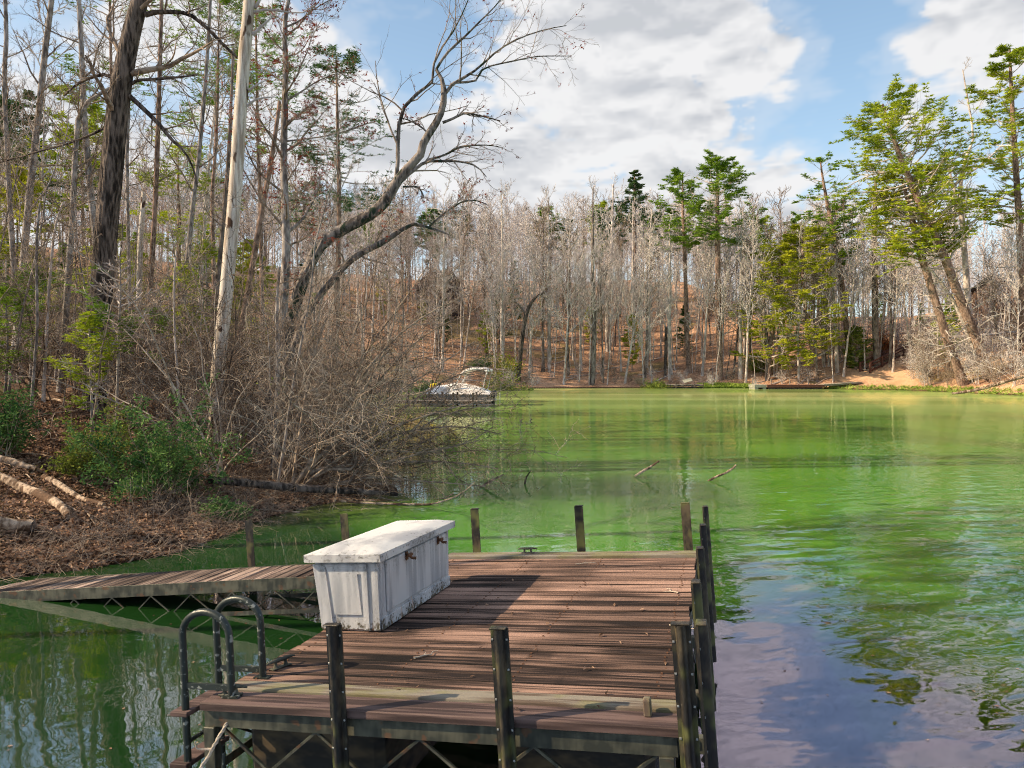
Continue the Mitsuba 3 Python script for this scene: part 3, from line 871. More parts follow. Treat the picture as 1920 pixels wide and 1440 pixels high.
def bare_tree(seed, Ht, r, nl=22, c0=0.4, limb=0.26, twigs=(7, 5), ang=(0.5, 0.95), rmin=0.010, up=0.10, lean=(0, 0), wander=0.008):
    rg = np.random.default_rng(seed)
    P, R = trunk_line(rg, Ht, r, 12, wander, lean)
    L1, R1 = spawn(rg, P, R, nl, c0, 0.99, ang, (limb * 0.6, limb * 1.25), 6, 0.13, up, 0.5, 0.3, 0.55, rmin * 1.6)
    L2, R2 = spawn(rg, L1, R1, twigs[0], 0.2, 1.0, (0.45, 0.95), (0.28, 0.55), 4, 0.16, up * 0.7, 0.6, 0.4, 0.4, rmin * 1.15)
    L3, R3 = spawn(rg, L2, R2, twigs[1], 0.2, 1.0, (0.4, 0.9), (0.35, 0.65), 3, 0.18, up * 0.7, 0.7, 0.5, 0.3, rmin)
    return tubes(P, R, 7), join(tubes(L1, R1, 4), tubes(L2, R2, 3), tubes(L3, R3, 3))


def bursts(rg, C, n, ln, wd, flat=0.5, lift=0.25):
    """Needle tufts: n thin triangles fanning out of every centre."""
    m = len(C)
    th = rg.uniform(0, 6.283, (m, n))
    z = rg.uniform(-flat, flat, (m, n)) + lift
    d = norm(np.stack([np.cos(th), np.sin(th), z], -1))
    s = norm(np.cross(d, rg.normal(size=d.shape)))
    l = ln * rg.uniform(0.55, 1.25, (m, n, 1))
    b = C[:, None] + d * l * 0.08
    e = C[:, None] + d * l
    mid = C[:, None] + d * l * 0.5
    V = np.stack([b, mid - s * wd * 0.5, e, mid + s * wd * 0.5], 2).reshape(-1, 3)
    k = np.arange(m * n)[:, None] * 4
    F = np.vstack([k + [[0, 1, 2]], k + [[0, 2, 3]]])
    return V, F


def along(P, ts):
    K = P.shape[1]
    out = []
    for t in ts:
        x = min(t * (K - 1), K - 1.0001)
        i = int(x)
        out.append(P[:, i] * (1 - x + i) + P[:, i + 1] * (x - i))
    return np.concatenate(out)


def hit(px, py, d0=60.0, d1=150.0):
    """The distance at which pixel (px, py) meets the ground."""
    ds = np.arange(d0, d1, 0.5)
    q = np.array([at(px, py, d) for d in ds])
    below = np.nonzero(height(q[:, 0], q[:, 1]) >= q[:, 2])[0]
    below = [i for i in below if signed(q[i:i + 1, 0], q[i:i + 1, 1])[0] > 0.4]
    return float(ds[below[0]]) if below else d1


def pine_parts(rg, P, R, crown0, limb, nl=40, shape='round', needle=(14, 0.42, 0.10), sub_n=6, limb_up=0.05, ang=(1.15, 1.7), gaps=0.0, rmin=0.016, dead=0):
    """Limbs and needles on a trunk polyline."""
    prof = {'round': lambda s: np.sin(np.pi * (0.22 + 0.72 * s)) ** 0.6, 'cone': lambda s: 1.02 - 0.93 * s, 'top': lambda s: np.sin(np.pi * (0.12 + 0.8 * s)) ** 0.8,
            'column': lambda s: np.minimum(1, 0.35 + 1.5 * s) * (1.02 - s ** 3)}[shape]
    L1, R1 = spawn(rg, P, R, nl, crown0, 0.995, ang, (0.6, 1.15), 6, 0.09, limb_up, 0.32, 0.35, 0.0, rmin * 1.3, limb, prof)
    L2, R2 = spawn(rg, L1, R1, sub_n, 0.25, 1.0, (0.45, 0.95), (0.22, 0.46), 4, 0.12, 0.10, 0.55, 0.5, 0.35, rmin)
    C = np.vstack([along(L2, (0.45, 0.72, 1.0)), along(L1, (0.85, 1.0))])
    if gaps:
        keep = meshkit.noise(C * 0.55, 5) > gaps
        C = C[keep]
    C = C + rg.normal(0, 0.05, C.shape)
    n, ln, wd = needle
    limbs = [tubes(L1, R1, 4), tubes(L2, R2, 3)]
    if dead:
        L4, R4 = spawn(rg, P, R, dead, crown0 * 0.35, crown0, (1.1, 1.6), (0.25, 0.7), 5, 0.14, 0.0, 0.2, 0.4, 0.0, rmin, limb)
        L5, R5 = spawn(rg, L4, R4, 4, 0.3, 1, (0.5, 1.0), (0.25, 0.5), 3, 0.15, 0, 0.6, 0.5, 0.3, rmin * 0.8)
        limbs += [tubes(L4, R4, 3), tubes(L5, R5, 3)]
    return join(*limbs), bursts(rg, C, n, ln, wd, 0.32, 0.16)


def group_of(name, **parts):
    """A shapegroup with these parts, each (mesh, bsdf)."""
    scene[name] = {'type': 'shapegroup', **{k: mikit.ply(m, b, sm_) for k, (m, b, sm_) in parts.items()}}
    return name


def put(name, group, x, y, rot, s, label, cat, grp=None, kind=None, z=None, sz=None, tilt=(0, 0)):
    k = thing(name, label, cat, grp, kind)
    z = gh(x, y) if z is None else z
    scene[k] = {'type': 'instance', 'to_world': T().translate([x, y, z]).rotate([1, 0, 0], tilt[0]).rotate([0, 1, 0], tilt[1]).rotate([0, 0, 1], rot).scale([s, s, s * (sz or 1)]), 'g': {'type': 'ref', 'id': group}}
    return k


# prototypes of the far bare wood
rg = np.random.default_rng(21)
bare = []
for i in range(16):
    thin = i % 3 == 2
    t, c = bare_tree(100 + i, 23, 0.095 + 0.02 * (i % 2) if thin else 0.15 + 0.03 * (i % 4), nl=14 if thin else 19, c0=0.42 if thin else 0.32 + 0.03 * (i % 4), limb=0.16 if thin else 0.24, twigs=(5, 3) if thin else (6, 4), ang=(0.35, 0.75) if i % 2 else (0.45, 0.95), rmin=0.032, up=0.10, wander=0.014)
    if i >= 12:      # broad forked crowns
        t, c = bare_tree(100 + i, 21, 0.17, nl=15, c0=0.24, limb=0.36, twigs=(8, 5), ang=(0.4, 0.8), rmin=0.03, up=0.08, wander=0.02, lean=(0.03 * (i - 13), 0.0))
    dark = i in (3, 7, 13)
    bare.append(group_of(f'proto_bare_{i}', trunk=(t, 'mat_bark_far_dark' if dark else 'mat_bark_far', True), crown=(c, 'mat_twig' if dark else 'mat_twig_pale', True)))
pines = []
for i in range(5):
    r2 = np.random.default_rng(300 + i)
    P, R = trunk_line(r2, 23, 0.2, 12, 0.006)
    lm, nd = pine_parts(r2, P, R, 0.52 + 0.05 * (i % 3), 3.4, 34, 'round', (16, 0.48, 0.11), 6, gaps=0.33, dead=10)
    pines.append(group_of(f'proto_pine_{i}', trunk=(tubes(P, R, 7), 'mat_bark_pine', True), limbs=(lm, 'mat_bark_far_dark', True), crown=(nd, ['mat_needle_green', 'mat_needle_dark', 'mat_needle_green', 'mat_needle_bright', 'mat_needle_dark'][i], False)))
youngs = []
for i in range(4):
    r2 = np.random.default_rng(400 + i)
    P, R = trunk_line(r2, 9, 0.09, 8, 0.006)
    lm, nd = pine_parts(r2, P, R, 0.12, 2.2, 40, 'cone' if i % 2 else 'column', (12, 0.30, 0.075), 5, gaps=0.30, rmin=0.01)
    youngs.append(group_of(f'proto_young_{i}', trunk=(tubes(P, R, 6), 'mat_bark_far_dark', True), limbs=(lm, 'mat_bark_far_dark', True), crown=(nd, ['mat_needle_bright', 'mat_needle_green', 'mat_needle_yellow', 'mat_needle_dark'][i], False)))


def scatter(rg, n, box_, ok, gap):
    out = []
    tries = 0
    while len(out) < n and tries < n * 60:
        tries += 1
        x, y = rg.uniform(box_[0], box_[1]), rg.uniform(box_[2], box_[3])
        if not ok(x, y) or abs(x) > 0.80 * y + 6:
            continue
        if all((x - a) ** 2 + (y - b) ** 2 > gap * gap for a, b in out):
            out.append((x, y))
    return out


def dist(x, y):
    return float(signed(np.array([x]), np.array([y]))[0])


# the wood on the far hillside
hillside = scatter(rg, 75, (-75, 62, 96, 118), lambda x, y: 1.2 < dist(x, y) < 14, 2.2)
hillside += scatter(rg, 125, (-75, 62, 106, 140), lambda x, y: dist(x, y) >= 14, 3.0)
for x, y in hillside:
    k = rg.integers(0, 16)
    near = dist(x, y) < 14
    put('bare_tree', bare[k], x, y, rg.uniform(0, 360), rg.uniform(0.66, 1.06), 'bare pale tree standing on the leaf covered hillside across the lake' if near else 'bare grey tree far up the hillside across the lake', 'tree',
        'bare trees low on the far hillside' if near else 'bare trees high on the far hillside', tilt=(rg.normal(0, 2), rg.normal(0, 2.5)))
labels['far_wood'] = {'label': 'mass of bare grey trees along the crest of the far hillside', 'category': 'wood', 'kind': 'stuff'}
for i, (x, y) in enumerate(scatter(rg, 430, (-125, 125, 132, 215), lambda x, y: dist(x, y) > 20, 2.2)):
    s_ = rg.uniform(0.7, 1.0)
    scene[f'far_wood__{i + 1:03d}'] = {'type': 'instance', 'to_world': T().translate([x, y, gh(x, y)]).rotate([0, 0, 1], rg.uniform(0, 360)).scale([s_, s_, s_]), 'g': {'type': 'ref', 'id': bare[rg.integers(0, 16)]}}
for x, y in scatter(rg, 28, (-90, -9, 38, 95), lambda x, y: dist(x, y) > 5, 4.0):
    k = (2, 5, 8, 11, 4, 0)[rg.integers(0, 6)]
    put('bare_tree', bare[k], x, y, rg.uniform(0, 360), rg.uniform(0.7, 1.05), 'slender bare tree in the wood behind the left bank thicket', 'tree', 'bare trees in the wood on the left', tilt=(rg.normal(0, 2), rg.normal(0, 3)))
for x, y in scatter(rg, 50, (48, 110, 60, 140), lambda x, y: dist(x, y) > 3.0, 3.2):
    k = rg.integers(0, 16)
    put('bare_tree', bare[k], x, y, rg.uniform(0, 360), rg.uniform(0.5, 0.85), 'bare pale tree on the slope behind the leaning pines', 'tree', 'bare trees on the right shore', tilt=(rg.normal(0, 3), rg.normal(0, 4)))
for i, (x, y, s_) in enumerate([(-10.8, 8.6, 0.85), (-13.0, 10.6, 1.0), (-12.2, 7.0, 0.9)]):
    put('bare_tree', bare[[0, 4, 5][i]], x, y, 40 + 97 * i, s_, 'bare tree on the left bank just outside the picture beside the gangway', 'tree', 'bare trees shading the dock')
poles = []
for i in range(5):
    t, c = bare_tree(1300 + i, 14, 0.065 + 0.012 * (i % 3), nl=11, c0=0.5, limb=0.17, twigs=(4, 3), ang=(0.4, 0.9), rmin=0.026, up=0.1, wander=0.02)
    poles.append(group_of(f'proto_pole_{i}', trunk=(t, 'mat_bark_far_dark' if i == 3 else 'mat_bark_far', True), crown=(c, 'mat_twig_pale', True)))
for x, y in scatter(rg, 120, (-60, 60, 96, 128), lambda x, y: 0.8 < dist(x, y) < 24 and not (41 < x < 57 and 88 < y < 103), 1.7):
    put('young_bare_tree', poles[rg.integers(0, 5)], x, y, rg.uniform(0, 360), rg.uniform(0.5, 1.15), 'thin bare pole of a young tree on the lower slope across the lake', 'tree', 'young bare trees on the far lower slope', tilt=(rg.normal(0, 3), rg.normal(0, 4)))
# evergreens mixed into the wood
for x, y in scatter(rg, 26, (-70, 60, 118, 168), lambda x, y: dist(x, y) > 10, 6):
    put('pine_tree', pines[rg.integers(0, 5)], x, y, rg.uniform(0, 360), rg.uniform(0.75, 1.02), 'green pine rising among the bare trees far up the hill', 'tree', 'pines high on the far hillside')
for x, y in scatter(rg, 18, (-60, 55, 101, 140), lambda x, y: dist(x, y) > 4, 6):
    put('young_pine', youngs[rg.integers(0, 4)], x, y, rg.uniform(0, 360), rg.uniform(0.5, 1.3), 'young green conifer in the understory of the far hillside', 'tree', 'young conifers on the far hillside')
for x, y in scatter(rg, 7, (-70, -14, 44, 90), lambda x, y: dist(x, y) > 6, 5):
    put('pine_tree', pines[rg.integers(0, 5)], x, y, rg.uniform(0, 360), rg.uniform(0.65, 0.95), 'tall green pine in the wood behind the left bank', 'tree', 'pines in the wood on the left')
for x, y in scatter(rg, 15, (-48, -11, 32, 70), lambda x, y: dist(x, y) > 5, 4):
    put('young_pine', youngs[rg.integers(0, 3)], x, y, rg.uniform(0, 360), rg.uniform(0.6, 1.35), 'bright young conifer behind the left bank thicket', 'tree', 'young conifers on the left')
for x, y in scatter(rg, 14, (52, 105, 70, 130), lambda x, y: dist(x, y) > 6, 5):
    put('young_pine', youngs[rg.integers(0, 4)], x, y, rg.uniform(0, 360), rg.uniform(0.5, 1.1), 'small conifer on the slope behind the right shore', 'tree', 'young conifers on the right')


# ---- trees that the photograph shows one by one
def traced(pts, depth, k=14):
    """A trunk from photograph points (px, py, width in px[, depth offset in m]) at this distance: polyline and radii."""
    out = []
    for p in pts:
        d = depth + (p[3] if len(p) > 3 else 0)
        out.append([*at(p[0], p[1], d), 0.82 * p[2] / 2 / FPX * d])
    q = smooth_line(np.array(out), k)
    return q[None, :, :3], q[None, :, 3]


def stretch_down(P, R, flare=1.4, deep=0.3):
    """Carry a traced trunk on down to the ground."""
    x, y, z = P[0, 0]
    g = gh(x, y) - deep
    if z > g + 0.05:
        t = norm(P[0, 0] - P[0, 2])
        t = t * min(1.0, 3.0) if t[2] < -0.2 else np.array([0, 0, -1.0])
        b = P[0, 0] + t * ((g - z) / t[2])
        mid = (P[0, 0] + b) / 2
        P = np.concatenate([[[b, mid]], P], 1)
        R = np.concatenate([[[R[0, 0] * flare * 1.08, R[0, 0] * 1.08]], R], 1)
    return P, R


def lumpy(mesh, amp, f, seed=0):
    v, fc = mesh
    n = meshkit.fbm(v * f, 3, seed)[:, None] - 0.5
    m = trimesh.Trimesh(v, fc, process=False)
    return v + np.array(m.vertex_normals) * n * amp, fc


def hero_bare(name, label, trunk, depth, bsdf, limbs=(), nl=10, c0=0.3, limb=2.4, twigs=(7, 5), twig_bsdf='mat_twig', rmin=0.005, up=0.06, ang=(0.7, 1.25), seed=0, k=18, sides=12, buds=0, wob=0.14, ground=True, tip_t=1.0, bump=0.02):
    """A tree with its trunk (and chosen limbs) traced, and grown twigs. Parts: trunk, limb, twigs."""
    rg = np.random.default_rng(900 + seed)
    key = thing(name, label, 'tree')
    if 60 < depth < 110:
        depth = hit(trunk[0][0], trunk[0][1])
    P, R = traced(trunk, depth, k)
    if ground:
        P, R = stretch_down(P, R, 1.4 if depth < 60 else 1.1)
    part(key, 'trunk', lumpy(tubes(P, R, sides), bump * 6 * float(R.mean()), 2.5, seed), bsdf, True)
    grown = []
    if nl:
        grown.append(spawn(rg, P, R, nl, c0, tip_t, ang, (0.5, 1.2), 8, wob, up, 0.36, 0.22, 0.35, rmin * 2.2, limb))
    for lp in limbs:
        Q, S = traced(lp, depth, 12)
        part(key, 'limb', tubes(Q, S, 8), bsdf, True)
        grown.append((Q, S))
    tw = []
    tips = []
    for n_, (Q, S) in enumerate(grown):
        if n_ == 0 and nl:
            tw.append(tubes(Q, S, 5))
        big = not (n_ == 0 and nl)
        A, B = spawn(rg, Q, S, twigs[0] + (5 if big else 0), 0.15, 1.0, (0.45, 1.0), (0.2, 0.5) if big else (0.25, 0.55), 6, wob, up, 0.5, 0.3, 0.3, rmin * 1.4)
        C, E = spawn(rg, A, B, twigs[1], 0.2, 1.0, (0.4, 0.9), (0.3, 0.6), 4, wob, up, 0.6, 0.5, 0.3, rmin)
        F, G = spawn(rg, C, E, 3, 0.25, 1.0, (0.4, 0.9), (0.35, 0.6), 3, wob, up, 0.7, 0.6, 0.3, rmin * 0.75)
        tw += [tubes(A, B, 4), tubes(C, E, 3), tubes(F, G, 3)]
        tips.append(along(F, (0.6, 1.0)))
    if tw:
        part(key, 'twigs', join(*tw), twig_bsdf, True, kind='stuff')
    if buds:
        C = np.vstack(tips)
        C = C[rg.permutation(len(C))[:buds]]
        part(key, 'buds', bursts(rg, C, 3, 0.055, 0.035, 0.8, 0.1), 'mat_bud', kind='stuff')
    return key


hero_bare('oak_tree', 'thick dark furrowed oak trunk, the heaviest on the left bank', [(178, 735, 50), (182, 640, 48), (190, 540, 47), (199, 440, 48), (208, 330, 48), (218, 230, 46), (230, 140, 42), (247, 60, 38), (262, 0, 34), (290, -120, 28), (300, -300, 18)], 20, 'mat_bark_oak',
          limbs=[[(272, 28, 12), (300, 22, 11), (345, 24, 9), (385, 50, 8), (420, 85, 7, .3), (450, 112, 5, .5)],
                 [(243, 180, 11), (270, 205, 10), (300, 235, 9), (322, 262, 7), (350, 290, 5), (370, 350, 3)],
                 [(222, 160, 9), (195, 140, 8), (160, 150, 6), (120, 180, 4)],
                 [(232, 170, 8), (262, 150, 7), (300, 148, 6), (370, 140, 4)],
                 [(205, 235, 6), (140, 265, 5), (70, 285, 4), (-20, 310, 3)]], nl=9, c0=0.5, limb=3.2, twigs=(6, 4), seed=1, sides=18, k=24, bump=0.035)
hero_bare('dead_tree', 'pale barkless dead trunk with broken stubs near the left bank', [(405, 775, 30), (409, 690, 30), (417, 620, 30), (425, 540, 30), (434, 440, 29), (443, 330, 29), (450, 220, 28), (458, 110, 27), (468, 0, 25), (478, -110, 22), (486, -200, 16)], 19, 'mat_bark_dead',
          nl=0, seed=2, sides=16, k=24, bump=0.02)
dk = 'dead_tree'
for pts in ([(474, 66, 9), (490, 50, 6), (513, 30, 3)], [(466, 170, 6), (480, 160, 4), (500, 150, 2.5)], [(470, 25, 7), (500, 18, 5), (560, 25, 3), (590, 10, 2)], [(462, 200, 6), (485, 185, 4), (515, 182, 2)], [(478, 15, 8), (492, -10, 5), (505, -40, 3)]):
    Q, S = traced(pts, 19, 6)
    part(dk, 'broken_branch', tubes(Q, S, 6, True), 'mat_twig_pale', True)
hero_bare('maple_tree', 'grey red budded maple with crooked side branches right of the dead trunk', [(530, 620, 22), (533, 540, 20), (537, 460, 19), (534, 380, 17), (532, 300, 16), (534, 200, 14), (536, 110, 12), (533, 60, 11), (541, 0, 8), (548, -90, 5)], 21, 'mat_bark_grey',
          limbs=[[(537, 50, 5), (560, 40, 4), (585, 20, 3), (640, -10, 2)], [(535, 190, 5), (560, 175, 4), (600, 150, 3), (660, 130, 2)], [(534, 265, 5), (560, 262, 4), (610, 255, 3), (690, 230, 2)], [(538, 435, 9), (553, 425, 7), (575, 400, 4), (600, 330, 3)]],
          nl=26, c0=0.3, limb=2.6, twigs=(7, 5), buds=2600, seed=3, sides=10)
hero_bare('leaning_tree', 'big crooked bare tree leaning right over the water with forked crown', [(535, 640, 27), (556, 565, 26), (574, 512, 26), (603, 458, 26), (652, 425, 26), (695, 402, 26), (722, 378, 25), (741, 345, 23), (765, 315, 20), (789, 288, 19), (795, 265, 18), (812, 240, 17), (828, 208, 15), (833, 180, 14), (829, 150, 9), (818, 130, 7)], 20, 'mat_bark_maple',
          limbs=[[(742, 340, 10), (746, 300, 9), (746, 255, 9), (752, 215, 8), (765, 190, 8), (790, 170, 7), (810, 155, 6), (815, 110, 5), (840, 75, 4), (860, 40, 3), (880, -5, 2)],
                 [(833, 178, 8), (848, 158, 8), (880, 140, 6), (905, 120, 5), (940, 90, 4), (1000, 62, 3), (1062, 48, 1.6)],
                 [(850, 155, 6), (890, 152, 5), (905, 130, 4), (960, 115, 3.4), (1020, 105, 2.6), (1072, 105, 1.4)],
                 [(818, 130, 6), (838, 100, 6), (870, 70, 5), (900, 40, 4), (938, 0, 2.4), (960, -40, 1.6)],
                 [(752, 340, 9), (775, 320, 8), (805, 302, 7), (850, 302, 5), (885, 308, 4), (912, 332, 2)],
                 [(800, 300, 6), (830, 292, 5), (870, 274, 5), (905, 272, 3), (935, 275, 2)],
                 [(830, 230, 7), (850, 222, 6), (873, 212, 6), (900, 217, 4), (938, 227, 3)],
                 [(803, 250, 4), (785, 235, 4), (765, 225, 3), (755, 222, 2)],
                 [(755, 350, 4), (780, 350, 4), (795, 370, 2.5)]],
          nl=0, twigs=(6, 4), seed=4, sides=14, k=30, wob=0.16, rmin=0.0045, up=0.03, buds=300, bump=0.025)
hero_bare('leaning_limb_tree', 'low bare trunk curving right beneath the big leaning tree', [(555, 640, 15), (590, 565, 16), (620, 530, 16), (655, 490, 15), (690, 468, 14), (722, 452, 14), (745, 437, 10), (775, 420, 8), (805, 427, 6), (842, 440, 3)], 19.5, 'mat_bark_maple',
          limbs=[[(610, 440, 7), (590, 480, 9), (560, 530, 10), (548, 560, 10)], [(805, 425, 4), (840, 395, 3.5), (880, 375, 3), (915, 385, 2)]], nl=6, limb=1.8, c0=0.4, twigs=(6, 4), seed=5, buds=200)
for i, (lab, tr, d, bs) in enumerate([
    ('tall grey trunk left of the oak forking beside it', [(45, 480, 16), (62, 300, 15), (74, 200, 14), (84, 100, 13), (97, 0, 11), (112, -140, 8)], 26, 'mat_bark_grey'),
    ('slim grey trunk at the left edge of the picture', [(22, 440, 12), (14, 300, 11), (8, 150, 10), (12, 60, 9), (4, -60, 7)], 25, 'mat_bark_grey'),
    ('pale grey trunk close on the left of the oak with a bent limb', [(178, 430, 16), (166, 320, 15), (158, 220, 14), (154, 120, 12), (148, 0, 10), (144, -130, 7)], 25, 'mat_bark_grey'),
    ('leaning slim grey trunk low on the left of the oak', [(120, 640, 15), (128, 520, 15), (136, 400, 13), (142, 280, 12), (152, 200, 11), (175, 185, 9), (205, 165, 6)], 23, 'mat_bark_grey'),
    ('straight slender trunk right of the oak', [(286, 470, 12), (291, 380, 11), (295, 280, 11), (298, 180, 10), (301, 80, 9), (304, -60, 7)], 27, 'mat_bark_pine'),
    ('slim trunk between the oak and the dead trunk leaning slightly right', [(353, 470, 12), (362, 380, 11), (372, 300, 10), (381, 200, 9), (389, 100, 8), (396, -40, 6)], 28, 'mat_bark_grey'),
    ('dark slender trunk just left of the dead trunk', [(413, 480, 11), (420, 400, 10), (428, 300, 9), (433, 200, 7), (437, 90, 5)], 27, 'mat_bark_far_dark'),
    ('broken pale snag with a flat top right of the oak', [(262, 500, 13), (264, 440, 12), (267, 400, 11), (270, 362, 10)], 27, 'mat_bark_dead'),
    ('pale trunk leaning right between the dead trunk and the maple', [(462, 560, 13), (478, 470, 13), (492, 390, 12), (505, 320, 11), (515, 260, 10), (524, 190, 8)], 25, 'mat_bark_pine'),
    ('thin upright trunk behind the oak top', [(240, 420, 8), (238, 300, 8), (241, 200, 7), (238, 80, 6)], 30, 'mat_bark_grey'),
    ('thin grey sapling at the foot of the left wood', [(58, 780, 8), (64, 690, 7), (70, 600, 7), (68, 480, 6), (75, 380, 4)], 18, 'mat_bark_grey'),
    ('pale leaning sapling in front of the left thicket', [(88, 610, 7), (95, 500, 6), (103, 430, 5), (118, 380, 4)], 19, 'mat_bark_far'),
    ('white thin sapling stem left of the dead trunk', [(335, 760, 6), (333, 700, 6), (328, 640, 5), (326, 560, 5), (330, 470, 3)], 16.5, 'mat_bark_far'),
    ('pale stem standing in the brush right of the dead trunk', [(517, 850, 14), (519, 770, 13), (522, 680, 12), (519, 600, 9), (524, 500, 6)], 16.5, 'mat_bark_grey'),
]):
    snag = 'snag' in lab
    hero_bare('slender_tree', lab, tr, d, bs, nl=0 if snag else 14, c0=0.25, limb=2.6 if d > 22 else 1.4, twigs=(6, 4), seed=20 + i, sides=8, rmin=0.0055, up=0.08, k=12)


def hero_pine(name, label, trunk, depth, crown0, limb, nl, needle_bsdf, shape='round', needle=(20, 0.48, 0.095), seed=0, gaps=0.33, dead=8, bsdf='mat_bark_pine', limb_up=0.05, ang=(1.05, 1.6), sub_n=6, ground=True):
    rg = np.random.default_rng(700 + seed)
    key = thing(name, label, 'tree')
    if 60 < depth < 110:
        depth = hit(trunk[0][0], trunk[0][1])
    P, R = traced(trunk, depth, 16)
    if ground:
        P, R = stretch_down(P, R, 1.1)
    part(key, 'trunk', tubes(P, R, 10), bsdf, True)
    lm, nd = pine_parts(rg, P, R, crown0, limb, nl, shape, needle, sub_n, limb_up, ang, gaps, dead=dead)
    part(key, 'limbs', lm, 'mat_bark_far', True, kind='stuff')
    part(key, 'needles', nd, needle_bsdf, kind='stuff')
    return key


# right shore
BIG = (28, 0.50, 0.080)
hero_pine('leaning_pine', 'tallest leaning pine on the right shore with broad yellow green crown', [(1858, 712, 22), (1832, 640, 21), (1800, 560, 20), (1770, 480, 18), (1738, 415, 17), (1712, 350, 14), (1690, 300, 12), (1672, 250, 8), (1655, 195, 4)], 77, 0.49, 8.0, 104, 'mat_needle_bright', seed=1, gaps=0.36, dead=20, needle=BIG, sub_n=7)
hero_pine('leaning_pine', 'thick leaning pine left of the tallest one on the right shore', [(1808, 722, 25), (1785, 665, 20), (1765, 600, 18), (1740, 520, 16), (1722, 460, 16), (1708, 400, 11), (1690, 330, 6)], 79, 0.63, 6.0, 48, 'mat_needle_yellow', seed=2, gaps=0.38, dead=34, needle=BIG, sub_n=7)
hero_pine('slim_pine', 'slim pine leaning left with sparse crown left of the big leaning pines', [(1592, 690, 13), (1586, 600, 12), (1577, 520, 11), (1562, 430, 10), (1551, 380, 8), (1542, 330, 5), (1538, 300, 3)], 92, 0.55, 4.6, 36, 'mat_needle_green', 'top', seed=3, gaps=0.42, dead=12)
hero_pine('yellow_pine', 'low yellow green pine by the far dock with foliage down to the bank', [(1440, 715, 11), (1444, 650, 10), (1455, 580, 9), (1462, 520, 7), (1475, 450, 3)], 91, 0.20, 5.6, 64, 'mat_needle_yellow', 'round', BIG, seed=4, gaps=0.27, dead=4)
hero_pine('yellow_pine', 'yellow green pine standing just right of the low one by the far dock', [(1532, 715, 10), (1520, 640, 9), (1510, 580, 8), (1505, 500, 6), (1505, 425, 3)], 92, 0.22, 5.2, 64, 'mat_needle_yellow', 'round', BIG, seed=5, gaps=0.27, dead=4)
hero_pine('edge_pine', 'tall pine at the right edge of the picture with tiered crown', [(1921, 690, 16), (1916, 560, 15), (1912, 430, 14), (1905, 320, 12), (1898, 200, 9), (1893, 90, 4)], 70, 0.50, 5.2, 66, 'mat_needle_bright', 'round', BIG, seed=6, gaps=0.33, dead=6)
hero_pine('shore_pine', 'tall straight pine on the far shore, the higher crowned of two', [(1350, 716, 15), (1348, 620, 13), (1346, 520, 12), (1345, 430, 10), (1345, 360, 7), (1345, 300, 3)], 97, 0.60, 5.2, 58, 'mat_needle_green', 'top', BIG, seed=7, gaps=0.37, dead=10)
hero_pine('shore_pine', 'straight pine on the far shore with narrow crown left of the higher one', [(1292, 700, 12), (1288, 620, 10), (1285, 520, 9), (1282, 430, 8), (1280, 380, 5), (1280, 325, 3)], 100, 0.64, 4.4, 46, 'mat_needle_green', 'round', BIG, seed=8, gaps=0.38, dead=10)
hero_pine('spire_conifer', 'pointed dark conifer rising above the bare skyline', [(1190, 560, 10), (1190, 480, 9), (1190, 400, 7), (1190, 318, 2)], 135, 0.55, 4.6, 40, 'mat_needle_dark', 'cone', seed=9, gaps=0.2, dead=0)
hero_pine('cedar_tree', 'small dense olive cedar beside the wooden stairs', [(1606, 692, 10), (1606, 660, 9), (1605, 635, 6), (1604, 612, 2)], 94, 0.12, 2.3, 70, 'mat_laurel_olive', 'column', (16, 0.30, 0.06), seed=10, gaps=0.0, dead=0, sub_n=7)
hero_pine('left_pine', 'dark green pine behind the maple with reddish foliage edge', [(632, 560, 11), (634, 470, 11), (636, 380, 10), (634, 280, 8), (632, 190, 6), (631, 105, 3)], 31, 0.38, 2.7, 46, 'mat_needle_dark', 'round', (12, 0.22, 0.035), seed=11, gaps=0.36, dead=6)
hero_pine('left_pine', 'thin pine showing green boughs between the oak and the dead trunk', [(400, 480, 9), (398, 380, 8), (404, 280, 7), (408, 180, 6), (410, 60, 3), (412, 0, 2)], 33, 0.5, 2.8, 36, 'mat_needle_green', 'round', (12, 0.24, 0.035), seed=12, gaps=0.46, dead=6)
hero_pine('left_pine', 'pine with green boughs behind the upper part of the oak', [(216, 480, 10), (214, 380, 9), (212, 250, 8), (208, 120, 6), (206, 0, 5), (204, -80, 3)], 34, 0.55, 3.0, 34, 'mat_needle_green', 'round', (12, 0.26, 0.04), seed=13, gaps=0.48, dead=6)
hero_pine('left_pine', 'bright bushy pine low behind the oak and dead trunk', [(335, 520, 10), (335, 460, 9), (336, 400, 8), (334, 340, 5), (334, 285, 2)], 42, 0.2, 3.2, 44, 'mat_needle_bright', 'round', (12, 0.28, 0.05), seed=14, gaps=0.38, dead=0)
hero_pine('left_pine', 'pine with green boughs behind the top of the dead trunk', [(490, 480, 9), (488, 380, 8), (484, 280, 7), (482, 180, 6), (480, 60, 4), (480, -30, 2)], 36, 0.42, 2.6, 40, 'mat_needle_green', 'round', (12, 0.26, 0.04), seed=15, gaps=0.46, dead=6)
hero_pine('hemlock_sapling', 'small yellow green hemlock sapling at the foot of the oak', [(172, 760, 6), (170, 700, 5), (168, 650, 4), (168, 590, 2)], 16.5, 0.12, 0.75, 30, 'mat_needle_bright', 'column', (10, 0.12, 0.022), seed=16, gaps=0.42, dead=0, bsdf='mat_bark_grey')
